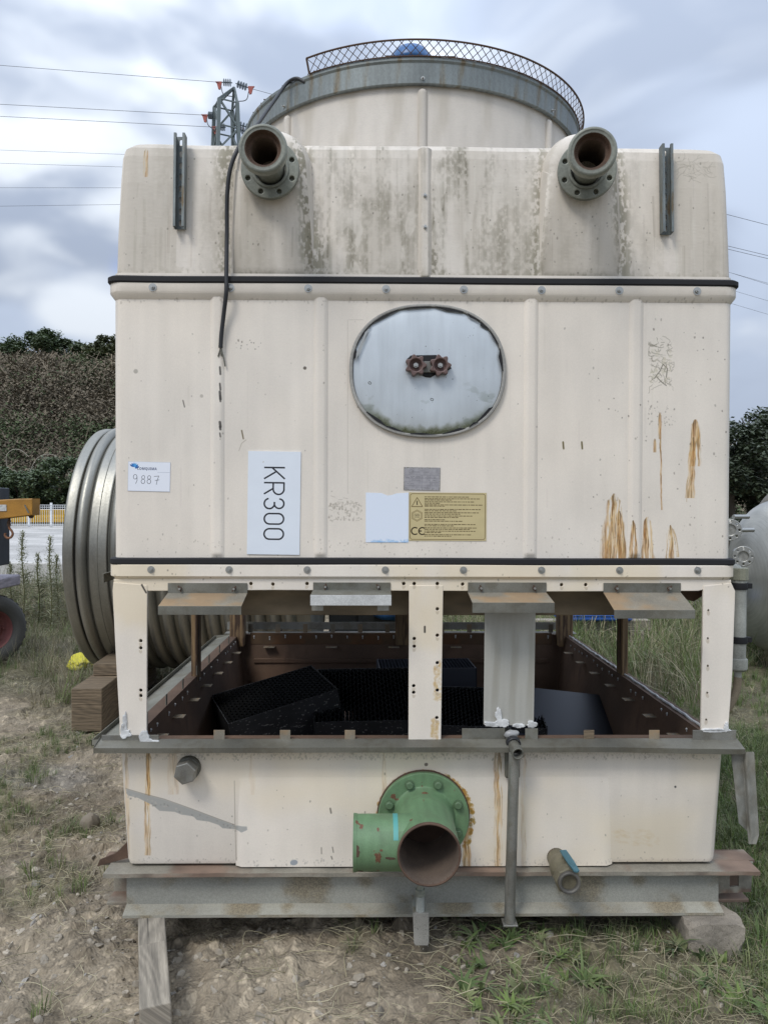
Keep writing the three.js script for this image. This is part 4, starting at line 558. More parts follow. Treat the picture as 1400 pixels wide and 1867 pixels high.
// --- steel prop tube with foot, and the overflow stub on top of it
{ const g = new THREE.Group(); g.name = 'prop_tube'; tower.add(g); const t = at(937, 1385, 0.07), b = at(928.5, 1680, 0.075);
  add(g, 'tube', boxUV(tube([V(t.x, t.y + 0.03, t.z), V(lerp(t.x, b.x, 0.5), lerp(t.y, b.y, 0.5), 0.072), b], 0.0195, 30, 24), 2), M.steel); add(g, 'foot', boxUV(rbox(0.052, 0.006, 0.05, b.x, b.y - 0.004, 0.075, 0.0015)), M.steel);
  const s = at(933, 1352, 0.02); add(g, 'overflow_stub', boxUV(mv(latheZ([[0.0, -0.1], [0.021, -0.1], [0.021, 0.085], [0.0185, 0.086], [0.0155, 0.085], [0.015, -0.06], [0.0, -0.06]], 28), s.x, s.y - 0.004, 0.03, 0.12, 0.05, 0), 3), M.dullSteel); add(g, 'stub_collar', boxUV(mv(latheZ([[0.021, 0], [0.0255, 0.002], [0.0255, 0.02], [0.021, 0.022]], 28), s.x, s.y + 0.002, 0.03, 0.12, 0.05, 0)), M.rubber);
  seed(77); const blob = mergeVertices(new THREE.IcosahedronGeometry(0.019, 3).deleteAttribute('normal').deleteAttribute('uv')); { const p = blob.attributes.position; for (let i = 0; i < p.count; i++) { const k = 0.7 + 0.7 * fbm(p.getX(i) * 70 + 9, p.getY(i) * 70 + p.getZ(i) * 40, 3); p.setXYZ(i, p.getX(i) * k * 1.4, p.getY(i) * k * 0.8, p.getZ(i) * k * 0.7); } blob.computeVertexNormals(); } blob.setAttribute('uv', new THREE.Float32BufferAttribute(new Float32Array(blob.attributes.position.count * 2), 2)); add(g, 'sealant', blob, M.sealant, [s.x + 0.0, s.y + 0.022, 0.008]);
  add(g, 'tape_wrap', boxUV(rbox(0.055, 0.11, 0.02, t.x + 0.004, 0.655, 0.012, 0.008), 3), M.dullSteel); }
// --- ball valve
{ const g = new THREE.Group(); g.name = 'drain_valve'; const p = at(1013, 1562, -0.005); g.position.set(p.x, p.y, -0.012); tower.add(g);
  const brass = std({ map: blotchTex, color: rgb(0.26, 0.235, 0.16), roughness: 0.55, metalness: 0.4, bumpMap: bumpFine, bumpScale: 0.001 });
  add(g, 'union', boxUV(latheZ([[0.03, 0], [0.034, 0.004], [0.034, 0.02], [0.03, 0.024]], 28), 3), M.rust);
  add(g, 'valve_body', boxUV(latheZ([[0.034, 0.0], [0.034, 0.05], [0.037, 0.058], [0.041, 0.08], [0.0425, 0.105], [0.041, 0.13], [0.037, 0.145], [0.037, 0.160]], 32), 3), brass);
  add(g, 'end_nut', boxUV(mv(extrude(poly(8, 0.046), 0.034, 0.004), 0, 0, 0.155), 3), brass);
  add(g, 'outlet', boxUV(latheZ([[0.038, 0.185], [0.038, 0.205], [0.036, 0.208], [0.028, 0.208], [0.026, 0.2], [0.0255, 0.06], [0.0, 0.06]], 32), 3), std({ map: blotchTex, color: rgb(0.2, 0.19, 0.17), roughness: 0.6, metalness: 0.5 }));
  add(g, 'lever_stem', cyl(0.009, 0.008, 0.03, 0.004, 0.046, 0.11, 14), brass);
  const lv = extrude(shape([[-0.012, -0.012], [0.012, -0.012], [0.013, 0.06], [0.010, 0.115], [0.0, 0.122], [-0.010, 0.115], [-0.013, 0.06]]), 0.004, 0.0016); add(g, 'lever', boxUV(mv(lv, 0.006, 0.062, 0.105, Math.PI / 2 + 0.1, 0, -0.12), 4), std({ map: blotchTex, color: rgb(0.07, 0.19, 0.235), roughness: 0.5 })); }
// --- hexagonal plug
{ const g = new THREE.Group(); g.name = 'hex_plug'; const p = at(346, 1398, -0.01); g.position.set(p.x, p.y, -0.008); tower.add(g); add(g, 'collar', boxUV(latheZ([[0.0, 0.0], [0.043, 0.002], [0.043, 0.02], [0.036, 0.026], [0.0, 0.026]], 32), 3), M.dullSteel); add(g, 'hex_head', boxUV(mv(extrude(poly(6, 0.041, 0.3), 0.042, 0.004), 0, 0, 0.026), 3), M.steel); }
// --- overflow pipe on the right side
{ const g = new THREE.Group(); g.name = 'side_pipe'; g.position.set(1.252, 0, -0.22); tower.add(g); const y = (v) => at(1352, v, -0.22).y;
  add(g, 'pipe', boxUV(cyl(0.029, 0.029, y(1075) - y(1200), 0, (y(1075) + y(1200)) / 2, 0, 28), 2), M.pvc); add(g, 'cap', boxUV(mv(new THREE.LatheGeometry([[0.0, 0], [0.031, 0], [0.036, 0.01], [0.036, 0.045], [0.03, 0.05]].map((q) => new THREE.Vector2(...q)), 28), 0, y(1222), 0), 2), M.pvc);
  const nut = mv(extrude(poly(10, 0.036), y(1036) - y(1056), 0.002), 0, 0, 0, -Math.PI / 2); nut.translate(0, y(1056), 0); add(g, 'union_nut', boxUV(nut, 2), std({ map: blotchTex, color: rgb(0.40, 0.40, 0.30), roughness: 0.6 }));
  add(g, 'socket', boxUV(cyl(0.03, 0.031, 0.05, 0, y(1066), 0, 10), 2), M.pvc); add(g, 'elbow', boxUV(tube([V(0, y(1050), 0), V(-0.008, y(1041), 0), V(-0.04, y(1037), -0.01), V(-0.14, y(1036), -0.02)], 0.025, 20, 18), 2), M.pvc);
  for (const v of [1068, 1166]) { add(g, 'clamp', [latheZ([[0.03, -0.013], [0.034, -0.013], [0.034, 0.013], [0.03, 0.013]], 28).rotateX(-Math.PI / 2).translate(0, y(v), 0), box(0.02, 0.02, 0.02, 0.04, y(v), 0), box(0.10, 0.02, 0.008, -0.08, y(v), -0.01)], M.gasket); }
  add(g, 'spigot', boxUV(cyl(0.013, 0.015, 0.05, 0.0, y(1232), 0, 18), 2), M.pvc); add(g, 'hose', boxUV(tube([V(0.0, y(1234), 0), V(-0.004, y(1255), 0), V(-0.03, y(1285), 0), V(-0.09, y(1330), -0.02), V(-0.13, 0.5, -0.04)], 0.016, 30, 14), 3), std({ map: blotchTex, color: rgb(0.36, 0.29, 0.20), roughness: 0.7 })); }

// ---------------------------------------------------------------- signs and stickers on the casing
function plateThing(name, label, u0, v0, u1, v1, c, thick, tilt = 0, mat = {}, z = 0.0) {
  const a = at(u0, v0, z), b = at(u1, v1, z), w = b.x - a.x, h = a.y - b.y, g = new THREE.BoxGeometry(w, h, thick), uv = g.attributes.uv; for (let i = 0; i < uv.count; i++) if (Math.floor(i / 4) !== 4) uv.setXY(i, 0.02, 0.5);
  const m = add(scene, name, g, std({ map: ctex(c), roughness: 0.45, ...mat }), [(a.x + b.x) / 2, (a.y + b.y) / 2, z + thick / 2 + 0.0008], [0, 0, tilt]); return tag(m, label, 'sign');
}
{ // KR300, lettering turned to read downwards
  const c = canvas(520, 1024), g = c.getContext('2d'); pixelsInto(c, (i, j) => sc([224, 231, 240], 0.985 + 0.02 * (fbm(i * 0.01, j * 0.01, 3) - 0.5) + 0.01 * (vn(i, j) - 0.5))); seed(3);
  g.strokeStyle = '#20222a'; g.lineWidth = 16; g.lineCap = 'butt'; g.lineJoin = 'round'; g.translate(365, 160); g.rotate(Math.PI / 2);
  const H = 205, W = 112, G = 151; // letter height, width, pitch
  const K = (x) => { g.beginPath(); g.moveTo(x, 0); g.lineTo(x, H); g.moveTo(x + W, 0); g.lineTo(x, H * 0.62); g.moveTo(x + W * 0.38, H * 0.44); g.lineTo(x + W, H); g.stroke(); };
  const R = (x) => { g.beginPath(); g.moveTo(x, H); g.lineTo(x, 7); g.lineTo(x + W * 0.55, 7); g.arc(x + W * 0.55, 7 + H * 0.26, H * 0.26, -Math.PI / 2, Math.PI / 2); g.lineTo(x, 7 + H * 0.52); g.moveTo(x + W * 0.5, 7 + H * 0.52); g.lineTo(x + W, H); g.stroke(); };
  const three = (x) => { g.beginPath(); g.moveTo(x + 4, H * 0.24); g.arc(x + W * 0.5, H * 0.26, H * 0.23, -Math.PI * 0.95, Math.PI * 0.45); g.lineTo(x + W * 0.35, H * 0.48); g.moveTo(x + W * 0.35, H * 0.49); g.lineTo(x + W * 0.52, H * 0.49); g.arc(x + W * 0.5, H * 0.73, H * 0.245, -Math.PI * 0.5, Math.PI * 0.95); g.stroke(); };
  const zero = (x) => { g.beginPath(); g.roundRect(x + 4, 7, W - 8, H - 14, 52); g.stroke(); };
  K(0); R(G); three(2 * G); zero(3 * G); zero(4 * G);
  g.setTransform(1, 0, 0, 1, 0, 0); g.fillStyle = '#9c8a68'; for (let i = 0; i < 5; i++) { g.globalAlpha = 0.5; g.beginPath(); g.ellipse(rr(140, 160), rr(100, 118), 2, 4, 0.6, 0, 7); g.fill(); }
  plateThing('number_sign', 'white plate with black lettering KR300 turned on its side', 452, 823, 547.5, 1011, c, 0.003, -0.012);
}
{ // inventory card
  const c = canvas(512, 360), g = c.getContext('2d'); g.fillStyle = '#e3e7f0'; g.fillRect(0, 0, 512, 360); g.strokeStyle = '#b9c0cc'; g.lineWidth = 4; g.strokeRect(2, 2, 508, 356);
  g.translate(72, 80); g.scale(1.25, 1.25); for (let k = 0; k < 6; k++) { g.save(); g.rotate(-2.3 + k * 0.42); g.fillStyle = ['#2d5f9e', '#2f74ba', '#3f8fd0', '#55a4de', '#2f74ba', '#2d5f9e'][k]; g.beginPath(); g.moveTo(8, 6); g.quadraticCurveTo(26, -18, 54, -8); g.quadraticCurveTo(40, 14, 8, 6); g.fill(); g.restore(); } g.setTransform(1, 0, 0, 1, 0, 0);
  g.fillStyle = '#1d2c55'; g.font = 'bold 44px sans-serif'; g.textBaseline = 'middle'; g.fillText('COMQUIMA', 108, 84, 240); g.fillStyle = '#8f97a6'; g.fillRect(356, 124, 150, 3);
  g.strokeStyle = '#33373f'; g.lineWidth = 5.5; g.lineCap = 'round'; g.lineJoin = 'round';
  const st = (pts) => { g.beginPath(); pts.forEach(([x, y], i) => i ? g.lineTo(x, y) : g.moveTo(x, y)); g.stroke(); };
  g.beginPath(); g.ellipse(88, 186, 22, 28, 0.1, 0, 7); g.stroke(); st([[110, 180], [112, 230], [96, 268]]);
  for (const x of [160, 232]) { g.beginPath(); g.ellipse(x + 26, 190, 18, 22, 0.2, 0, 7); g.stroke(); g.beginPath(); g.ellipse(x + 24, 240, 22, 27, 0.1, 0, 7); g.stroke(); }
  st([[318, 176], [374, 170], [356, 220], [346, 274]]); st([[330, 226], [380, 216]]);
  plateThing('inventory_card', 'small white card with blue swirl logo and handwritten number 9887', 234, 842, 311, 896, c, 0.0008, -0.02);
}
{ // rating plate, worn
  const c = canvas(400, 250), g = c.getContext('2d'); pixelsInto(c, (i, j) => sc([166, 164, 168], 0.92 + 0.2 * (fbm(i * 0.03, j * 0.03, 4) - 0.5))); seed(14); g.strokeStyle = '#6a686e'; g.lineWidth = 2; for (const y of [84, 122, 160, 200]) { g.beginPath(); g.moveTo(14, y); g.lineTo(386, y); g.stroke(); } for (const x of [200, 290]) { g.beginPath(); g.moveTo(x, 84); g.lineTo(x, 240); g.stroke(); } g.beginPath(); g.arc(80, 46, 20, 0, 7); g.stroke(); g.fillStyle = '#5c5a60'; for (let i = 0; i < 46; i++) g.fillRect(rr(16, 340), [50, 100, 112, 140, 178, 214, 226][Math.floor(rnd() * 7)], rr(10, 40), 3);
  g.fillStyle = '#5e5c44'; for (let i = 0; i < 260; i++) { const e = Math.floor(rr(0, 4)), t = rnd(); g.globalAlpha = rr(0.3, 0.8); g.beginPath(); g.ellipse(e < 2 ? t * 400 : e === 2 ? rr(0, 6) : rr(394, 400), e === 0 ? rr(0, 12) : e === 1 ? rr(240, 250) : t * 250, rr(1, 5), rr(1, 4), 0, 0, 7); g.fill(); }
  plateThing('rating_plate', 'small worn grey rating plate with grimy edges below the oval hatch', 736, 852, 802, 894, c, 0.0015, -0.015, {});
}
{ // blank white sticker, torn at the top
  const c = canvas(300, 360), g = c.getContext('2d'); g.fillStyle = '#dbe4f2'; g.fillRect(0, 0, 300, 360); seed(15); for (let i = 0; i < 120; i++) { g.globalAlpha = rr(0.08, 0.3); g.fillStyle = '#7fb0dc'; g.beginPath(); g.ellipse(rr(40, 300), 360 - Math.abs(rr(-1, 1) * rr(0, 26)), rr(3, 14), rr(2, 9), 0, 0, 7); g.fill(); }
  const a = at(667, 898, 0), b = at(744.5, 989, 0), w = b.x - a.x, h = a.y - b.y, s = shape([[0, 0], [w, 0], [w, h], [w * 0.72, h * 0.985], [w * 0.6, h * 0.95], [w * 0.5, h * 0.94], [w * 0.44, h * 0.965], [w * 0.36, h * 0.99], [0, h]]), e = extrude(s, 0.0008), p = e.attributes.position, uv = e.attributes.uv; for (let i = 0; i < p.count; i++) uv.setXY(i, p.getX(i) / w, p.getY(i) / h); e.translate(a.x, b.y, 0.0008);
  tag(add(scene, 'blank_sticker', e, std({ map: ctex(c), roughness: 0.5 })), 'blank white sticker with torn top edge beside the gold plate', 'sign');
}
{ // gold warning plate
  const c = canvas(840, 532), g = c.getContext('2d'); pixelsInto(c, (i, j) => sc([200, 185, 140], 0.98 + 0.05 * (fbm(i * 0.01, j * 0.02, 3) - 0.5) + 0.02 * (vn(i * 0.7, j * 0.7) - 0.5))); g.strokeStyle = '#5e4a22'; g.lineWidth = 6; g.beginPath(); g.roundRect(14, 14, 812, 504, 24); g.stroke();
  g.lineWidth = 7; g.lineJoin = 'round'; g.beginPath(); g.moveTo(88, 56); g.lineTo(146, 156); g.lineTo(30, 156); g.closePath(); g.stroke(); g.fillStyle = '#3f3118'; g.fillRect(82, 90, 11, 48);
  g.lineWidth = 4; for (const r of [64, 52]) { g.beginPath(); for (let k = 0; k <= 6; k++) { const t = Math.PI / 6 + k * Math.PI / 3; g.lineTo(88 + r * Math.cos(t), 256 + r * Math.sin(t)); } g.stroke(); } seed(16); for (const y of [236, 252, 268]) for (let x = 58; x < 112; x += 12) g.fillRect(x, y, rr(6, 10), 8);
  g.strokeStyle = '#33280f'; g.lineWidth = 14; g.lineCap = 'butt'; g.beginPath(); g.arc(66, 426, 38, 0.85, 5.43); g.stroke(); g.beginPath(); g.arc(146, 426, 38, 0.85, 5.43); g.moveTo(108, 426); g.lineTo(140, 426); g.stroke();
  g.fillStyle = '#4c3d1c'; for (const y of [44, 64, 78, 98, 114, 132, 146, 182, 198, 218, 234, 254, 270, 296, 312, 348, 364, 386, 402, 422, 438, 462, 478]) { let x = 168; const end = [64, 98, 132, 182, 218, 254, 348, 386, 422].includes(y) ? rr(690, 780) : rr(300, 700); while (x < end) { const w = rr(10, 46); g.globalAlpha = rr(0.75, 1); g.fillRect(x, y, w, 8.5); x += w + 7; } }
  plateThing('warning_plate', 'gold warning plate with triangle symbol, hexagon and CE mark', 745.5, 898, 886, 986, c, 0.0012, -0.003, {});
}
// black cable hanging over the casing
{ const P = (u, v, z) => at(u, v, z), t0 = at(541, 141, -0.30);
  const pts = [P(556, 150, -0.46), P(541, 143, -0.472), P(528, 148, -0.495), P(500, 184, -0.36), P(466, 232, -0.13), P(436, 268, 0.018), P(421, 305, 0.03), P(415, 350, 0.026), P(414, 430, 0.018), P(413, 505, 0.034), P(413, 530, 0.038), P(408, 575, 0.022), P(404, 610, 0.016), P(402.5, 634, 0.014)];
  const g = thing('hanging_cable', 'black electric cable hanging over the casing with frayed wire ends', 'cable'); const a = pts[pts.length - 1]; g.position.copy(a); const L = pts.map((p) => p.clone().sub(a));
  add(g, 'sheath', tube(L, 0.0075, 160, 12), M.rubber);
  const ends = [[[403, 634], [400, 643], [398, 650]], [[403, 634], [406, 644], [408, 652], [411, 668]], [[403, 634], [404, 645], [406, 650]]]; for (const e of ends) add(g, 'wire_end', tube(e.map(([u, v], i) => P(u, v, 0.014 - i * 0.002).sub(a)), 0.0026, 16, 6), M.dullSteel); }

// ---------------------------------------------------------------- ground
const DIRT = [0.47, 0.42, 0.345], DIRTD = [0.28, 0.243, 0.19], GRASSC = [0.12, 0.125, 0.065], GRAVEL = [0.33, 0.32, 0.305];
// how grassy the ground is (0 bare .. 1 sward)
function grassy(x, z) {
  const n = fbm(x * 0.9 + 20, z * 0.9 + 3, 4), m = fbm(x * 2.6 + 7, z * 2.6, 3);
  let g = sst(0.5, 0.62, n * 0.6 + m * 0.4) * 0.55;                                   // loose patches
  g = Math.max(g, sst(1.15, 1.5, x + 0.3 * (n - 0.5)) * 0.95);                        // right of the tower
  g = Math.max(g, sst(0.05, 0.6, x + 0.9 * (m - 0.5)) * sst(-0.35, -0.05, z) * sst(0.75, 0.40, z) * 0.75); // under the front beam, right half
  g = Math.max(g, sst(-3.2, -4.0, z + 0.8 * (n - 0.5)) * sst(-1.0, -1.6, x) * 0.95);   // behind, left
  g = Math.max(g, sst(0.55, 0.2, Math.hypot((x + 1.62) / 0.42, (z + 1.05) / 0.36)) * 0.9);
  g = Math.max(g, sst(0.55, 0.2, Math.hypot((x + 2.1) / 0.45, (z + 0.55) / 0.4)) * 0.7);
  g = Math.max(g, sst(-2.4, -3.2, z) * 0.9 * sst(-0.6, 0.4, x));
  return clamp(g);
}
function gh(x, z) {
  const near = sst(14, 4, Math.hypot(x, z + 1)), mid2 = sst(40, 10, Math.hypot(x, z));
  let y = 0.10 * (fbm(x * 0.7 + 9, z * 0.7 + 4, 3) - 0.5) * mid2 + near * (0.075 * (fbm(x * 3.1, z * 3.1 + 50, 4) - 0.5) + 0.045 * (fbm(x * 9 + 3, z * 9, 4) - 0.5) + 0.022 * (fbm(x * 30, z * 30 + 9, 3) - 0.5));
  const c = fbm(x * 15 + 4, z * 15, 3); y += near * (0.02 * sst(0.55, 0.72, c) + 0.030 * (0.5 - Math.abs(fbm(x * 7 + 60, z * 9, 3) - 0.5) * 2) * 0.6);
  return y - 0.022 - 0.03 * sst(1.0, 0.3, Math.abs(x)) * 0;
}
{
  const line = (fine0, fine1, step, far) => { const a = []; for (let v = fine0; v <= fine1 + 1e-6; v += step) a.push(v); let s = step, v = fine1; while (v < far) { s *= 1.13; v += s; a.push(v); } v = fine0; s = step; while (v > -far) { s *= 1.13; v -= s; a.unshift(v); } return a; };
  const xs = line(-2.9, 2.4, 0.016, 600), zs = line(-3.2, 0.75, 0.016, 600), nx = xs.length, nz = zs.length, pos = new Float32Array(nx * nz * 3), col = new Float32Array(nx * nz * 3), uv = new Float32Array(nx * nz * 2), idx = new Uint32Array((nx - 1) * (nz - 1) * 6);
  let o = 0; for (let j = 0; j < nz; j++) for (let i = 0; i < nx; i++, o++) { const x = xs[i], z = zs[j]; pos[o * 3] = x; pos[o * 3 + 1] = gh(x, z); pos[o * 3 + 2] = z; uv[o * 2] = x * 0.55; uv[o * 2 + 1] = z * 0.55;
    const n = fbm(x * 1.7 + 1, z * 1.7, 5), f = fbm(x * 14, z * 14 + 7, 4), g = grassy(x, z); let c = mix3(DIRT, DIRTD, sst(0.38, 0.70, n * 0.7 + f * 0.3)); c = mix3(c, GRAVEL, sst(0.55, 0.25, Math.hypot((x + 2.2) / 0.9, (z + 1.75) / 0.55)) * 0.8); c = mix3(c, GRASSC, g * 0.8); col[o * 3] = c[0] * 1.5; col[o * 3 + 1] = c[1] * 1.5; col[o * 3 + 2] = c[2] * 1.5; }
  o = 0; for (let j = 0; j < nz - 1; j++) for (let i = 0; i < nx - 1; i++) { const a = j * nx + i, b = a + 1, c = a + nx, d = c + 1; idx[o++] = a; idx[o++] = c; idx[o++] = b; idx[o++] = b; idx[o++] = c; idx[o++] = d; }
  const g = new THREE.BufferGeometry(); g.setAttribute('position', new THREE.BufferAttribute(pos, 3)); g.setAttribute('color', new THREE.BufferAttribute(col, 3)); g.setAttribute('uv', new THREE.BufferAttribute(uv, 2)); g.setIndex(new THREE.BufferAttribute(idx, 1)); g.computeVertexNormals();
  const t = tile(768, (u, v) => { const a = fbm(u * 8, v * 8, 5, 8), f = vn(u * 512, v * 512, 512), p = sst(0.70, 0.82, vn(u * 90, v * 90, 90)), cr = sst(0.035, 0.0, Math.abs(fbm(u * 14 + 5, v * 14, 4, 14) - 0.5)); return sc([206, 200, 190], (0.72 + 0.42 * (a - 0.3) + 0.16 * (f - 0.5) + 0.16 * p) * (1 - 0.16 * cr)); });
  const b = dataTile(1024, (u, v) => 0.45 * fbm(u * 14, v * 14, 5, 14) + 0.3 * vn(u * 90, v * 90, 90) + 0.25 * vn(u * 260, v * 260, 260));
  const m = add(scene, 'ground', g, std({ map: t, vertexColors: true, roughness: 1, bumpMap: b, bumpScale: 0.018 })); m.userData.kind = 'structure';
}
const Mx = new THREE.Matrix4(), Qt = new THREE.Quaternion(), Eu = new THREE.Euler();
function instances(name, geo, mat, list, label, category) { // list: [{p, e:[x,y,z], s:[x,y,z], c:[r,g,b]}]
  const m = new THREE.InstancedMesh(geo, mat, list.length); list.forEach((q, i) => { Mx.compose(q.p, Qt.setFromEuler(Eu.set(...q.e)), V(...q.s)); m.setMatrixAt(i, Mx); if (q.c) m.setColorAt(i, new THREE.Color().setRGB(...q.c)); });
  m.name = numbered(name); m.castShadow = m.receiveShadow = true; m.userData = { kind: 'stuff', label, category }; scene.add(m); return m;
}
// clods and stones lying in the dirt
function rockGeo(s, r = 1, detail = 2, rough = 0.6) { const g = mergeVertices(new THREE.IcosahedronGeometry(r, detail).deleteAttribute('normal').deleteAttribute('uv')); const p = g.attributes.position; for (let i = 0; i < p.count; i++) { const x = p.getX(i), y = p.getY(i), z = p.getZ(i), k = 1 - rough * 0.5 + rough * fbm(x / r * 1.3 + s * 7.1, y / r * 1.3 + z / r * 1.7 + s * 3.3, 3); p.setXYZ(i, x * k, y * k, z * k); } g.setAttribute('uv', new THREE.Float32BufferAttribute(new Float32Array(p.count * 2), 2)); return toCreasedNormals(g, 0.55); }
const inTower = (x, z) => Math.abs(x) < 1.0 && z < -0.15 && z > -2.2;
{
  seed(200); const lists = [[], [], []];
  for (let i = 0; i < 13000; i++) { const near = rnd() < 0.75, x = near ? rr(-2.6, 1.9) : rr(-4.2, 2.5), z = near ? rr(-1.6, 0.75) : rr(-4.5, 0.75); if (inTower(x, z)) continue; const g = grassy(x, z), cl = fbm(x * 3 + 8, z * 3 + 2, 3); if (rnd() < g * 0.75 || cl < 0.36 + 0.1 * rnd()) continue; const s = 0.002 + 0.017 * Math.pow(rnd(), 6), k = rr(0.6, 1.0), t = rnd(); const c = mix3(DIRT, t < 0.12 ? GRAVEL : DIRTD, t < 0.12 ? 0.7 : rnd() * 0.9); lists[i % 3].push({ p: V(x, gh(x, z) - s * 0.1, z), e: [rr(0, 6), rr(0, 6), rr(0, 6)], s: [s * rr(0.8, 1.6), s * rr(0.4, 0.7), s], c: [c[0] * k, c[1] * k, c[2] * k] }); }
  lists.forEach((l, k) => instances('soil_clods', toCreasedNormals(rockGeo(k + 1, 1, 1, 1.3), 0.15), std({ roughness: 1 }), l, ['crumbled dirt clods and pebbles strewn over the bare soil', 'pale lumps of dry soil scattered round the base', 'small stones lying loose on the dirt'][k], 'soil'));
}
// grass: tufts of bent blades
function tuft(n, h, spread, w, s, flat = 0.0) {
  seed(s); const pos = [], idx = [], nor = [];
  for (let i = 0; i < n; i++) { const a = rr(0, 6.28), r = spread * Math.sqrt(rnd()), bx = Math.cos(a) * r, bz = Math.sin(a) * r, d = a + rr(-1, 1), L = h * rr(0.5, 1.1), lean = rr(0.15, 0.8) + flat, ww = w * rr(0.6, 1.2), k0 = pos.length / 3, K = 4;
    for (let k = 0; k <= K; k++) { const t = k / K, bend = lean * t * t, x = bx + Math.cos(d) * L * bend, z = bz + Math.sin(d) * L * bend, y = L * t * (1 - 0.55 * bend) * (1 - flat * 0.7), hw = ww * (1 - t * t * 0.95) * 0.5; pos.push(x - Math.sin(d) * hw, y, z + Math.cos(d) * hw, x + Math.sin(d) * hw, y, z - Math.cos(d) * hw); }
    for (let k = 0; k < K; k++) { const q = k0 + k * 2; idx.push(q, q + 2, q + 1, q + 1, q + 2, q + 3); } }
  const g = new THREE.BufferGeometry(); g.setAttribute('position', new THREE.Float32BufferAttribute(pos, 3)); g.setIndex(idx); g.computeVertexNormals(); return g;
}
const leafMat = (o = {}) => new THREE.MeshPhysicalMaterial({ roughness: 0.8, transmission: 0.25, thickness: 0, side: THREE.DoubleSide, ...o });
const grassMat = leafMat();
{
  seed(300); const short = [], tall = [], straw = [], dry = [];
  const GR = [[0.14, 0.20, 0.05], [0.15, 0.20, 0.07], [0.10, 0.155, 0.045], [0.19, 0.215, 0.09]], DR = [[0.34, 0.30, 0.19], [0.28, 0.25, 0.16], [0.38, 0.34, 0.23], [0.21, 0.19, 0.12]];
  const pick = (a) => { const c = a[Math.floor(rnd() * a.length)], k = rr(0.75, 1.25); return [c[0] * k, c[1] * k, c[2] * k]; };
  for (let i = 0; i < 30000; i++) { const near = rnd() < 0.6, x = near ? rr(-2.9, 2.6) : rr(-6, 5), z = near ? rr(-2.6, 0.8) : rr(-9, 0.6); if (inTower(x, z)) continue; const g = grassy(x, z); if (rnd() > g * 0.9 - 0.05) continue; const green = x > 1.1 ? 0.8 : x > 0 ? 0.72 : z < -3 ? 0.22 : 0.5, s = (x > 1.1 ? rr(0.5, 1.15) : z < -3 ? rr(0.5, 1.1) : rr(0.3, 0.75)); (rnd() < green ? short : dry).push({ p: V(x, gh(x, z) - 0.006, z), e: [rr(-0.2, 0.2), rr(0, 6.28), rr(-0.2, 0.2)], s: [s, s * rr(0.7, 1.3), s], c: null }); }
  for (const q of short) q.c = pick(GR); for (const q of dry) q.c = pick(DR);
  // long dry stalks behind and right of the tower
  for (let i = 0; i < 3600; i++) { const x = rr(0.1, 5.5), z = rr(-7.5, -2.7); if (z > -3.4 + 0.6 * Math.sin(x * 3)) continue; const n = fbm(x * 0.8, z * 0.8, 3); if (n < 0.48 || rnd() < 0.5) continue; const s = rr(0.5, 1.15); tall.push({ p: V(x, gh(x, z) - 0.01, z), e: [rr(-0.4, 0.4), rr(0, 6.28), rr(-0.4, 0.4)], s: [s * 1.2, s, s * 1.2], c: rnd() < 0.42 ? pick(DR) : pick(GR) }); }
  for (let i = 0; i < 2200; i++) { const x = rr(-6.5, -1.75), z = rr(-10.5, -3.2); const n = fbm(x * 0.8 + 4, z * 0.8, 3); if (n < 0.44) continue; const s = rr(0.3, 0.75) * (z < -7 ? 1.5 : 0.8); tall.push({ p: V(x, gh(x, z) - 0.01, z), e: [rr(-0.4, 0.4), rr(0, 6.28), rr(-0.4, 0.4)], s: [s * 1.2, s, s * 1.2], c: rnd() < 0.78 ? pick(DR).map((v) => v * 0.8) : pick(GR) }); }
  // straw lying on the soil
  for (let i = 0; i < 7000; i++) { const x = rr(-2.7, 2.6), z = rr(-3, 0.75); if (inTower(x, z)) continue; const w = Math.max(grassy(x, z) * 0.7, x > 0 ? 0.5 : 0.14); if (rnd() > w) continue; const s = rr(0.35, 1.2); straw.push({ p: V(x, gh(x, z) + 0.004 + rr(0, 0.012), z), e: [rr(-0.2, 0.2), rr(0, 6.28), rr(-0.15, 0.15)], s: [s, s, s], c: pick(DR) }); }
  instances('green_grass', tuft(16, 0.13, 0.035, 0.0045, 301), grassMat, short, 'green grass tufts growing round the tower', 'grass');
  instances('dry_grass', tuft(18, 0.12, 0.045, 0.0038, 302, 0.35), grassMat, dry, 'withered straw-coloured grass tufts on the soil', 'grass');
  instances('tall_dry_grass', tuft(16, 0.62, 0.08, 0.006, 303), grassMat, tall, 'long dry grass stalks standing behind the tower', 'grass');
  const sg = (() => { seed(304); const gs = []; for (let k = 0; k < 5; k++) { const a = rr(0, 6.28), x = rr(-0.06, 0.06), z = rr(-0.06, 0.06), L = rr(0.06, 0.2), b = rr(-0.04, 0.04); const pts = [V(x, 0, z), V(x + Math.cos(a) * L / 2 - Math.sin(a) * b, rr(0.002, 0.02), z + Math.sin(a) * L / 2 + Math.cos(a) * b), V(x + Math.cos(a) * L, rr(0, 0.012), z + Math.sin(a) * L)]; gs.push(plain(tube(pts, 0.0012, 6, 4))); } return mergeGeometries(gs); })();
  instances('loose_straw', sg, std({ roughness: 0.85 }), straw, 'loose straw lying flat on the trampled soil', 'straw');
  // broad weeds under the front beam
  seed(310); const lv = []; for (let i = 0; i < 260; i++) { const x = rr(0.1, 1.6), z = rr(-0.05, 0.6); if (fbm(x * 4, z * 4, 2) < 0.5) continue; const s = rr(0.5, 1.2); lv.push({ p: V(x, gh(x, z), z), e: [rr(-0.5, 0.5), rr(0, 6.28), rr(-0.5, 0.5)], s: [s, s, s], c: pick(GR) }); }
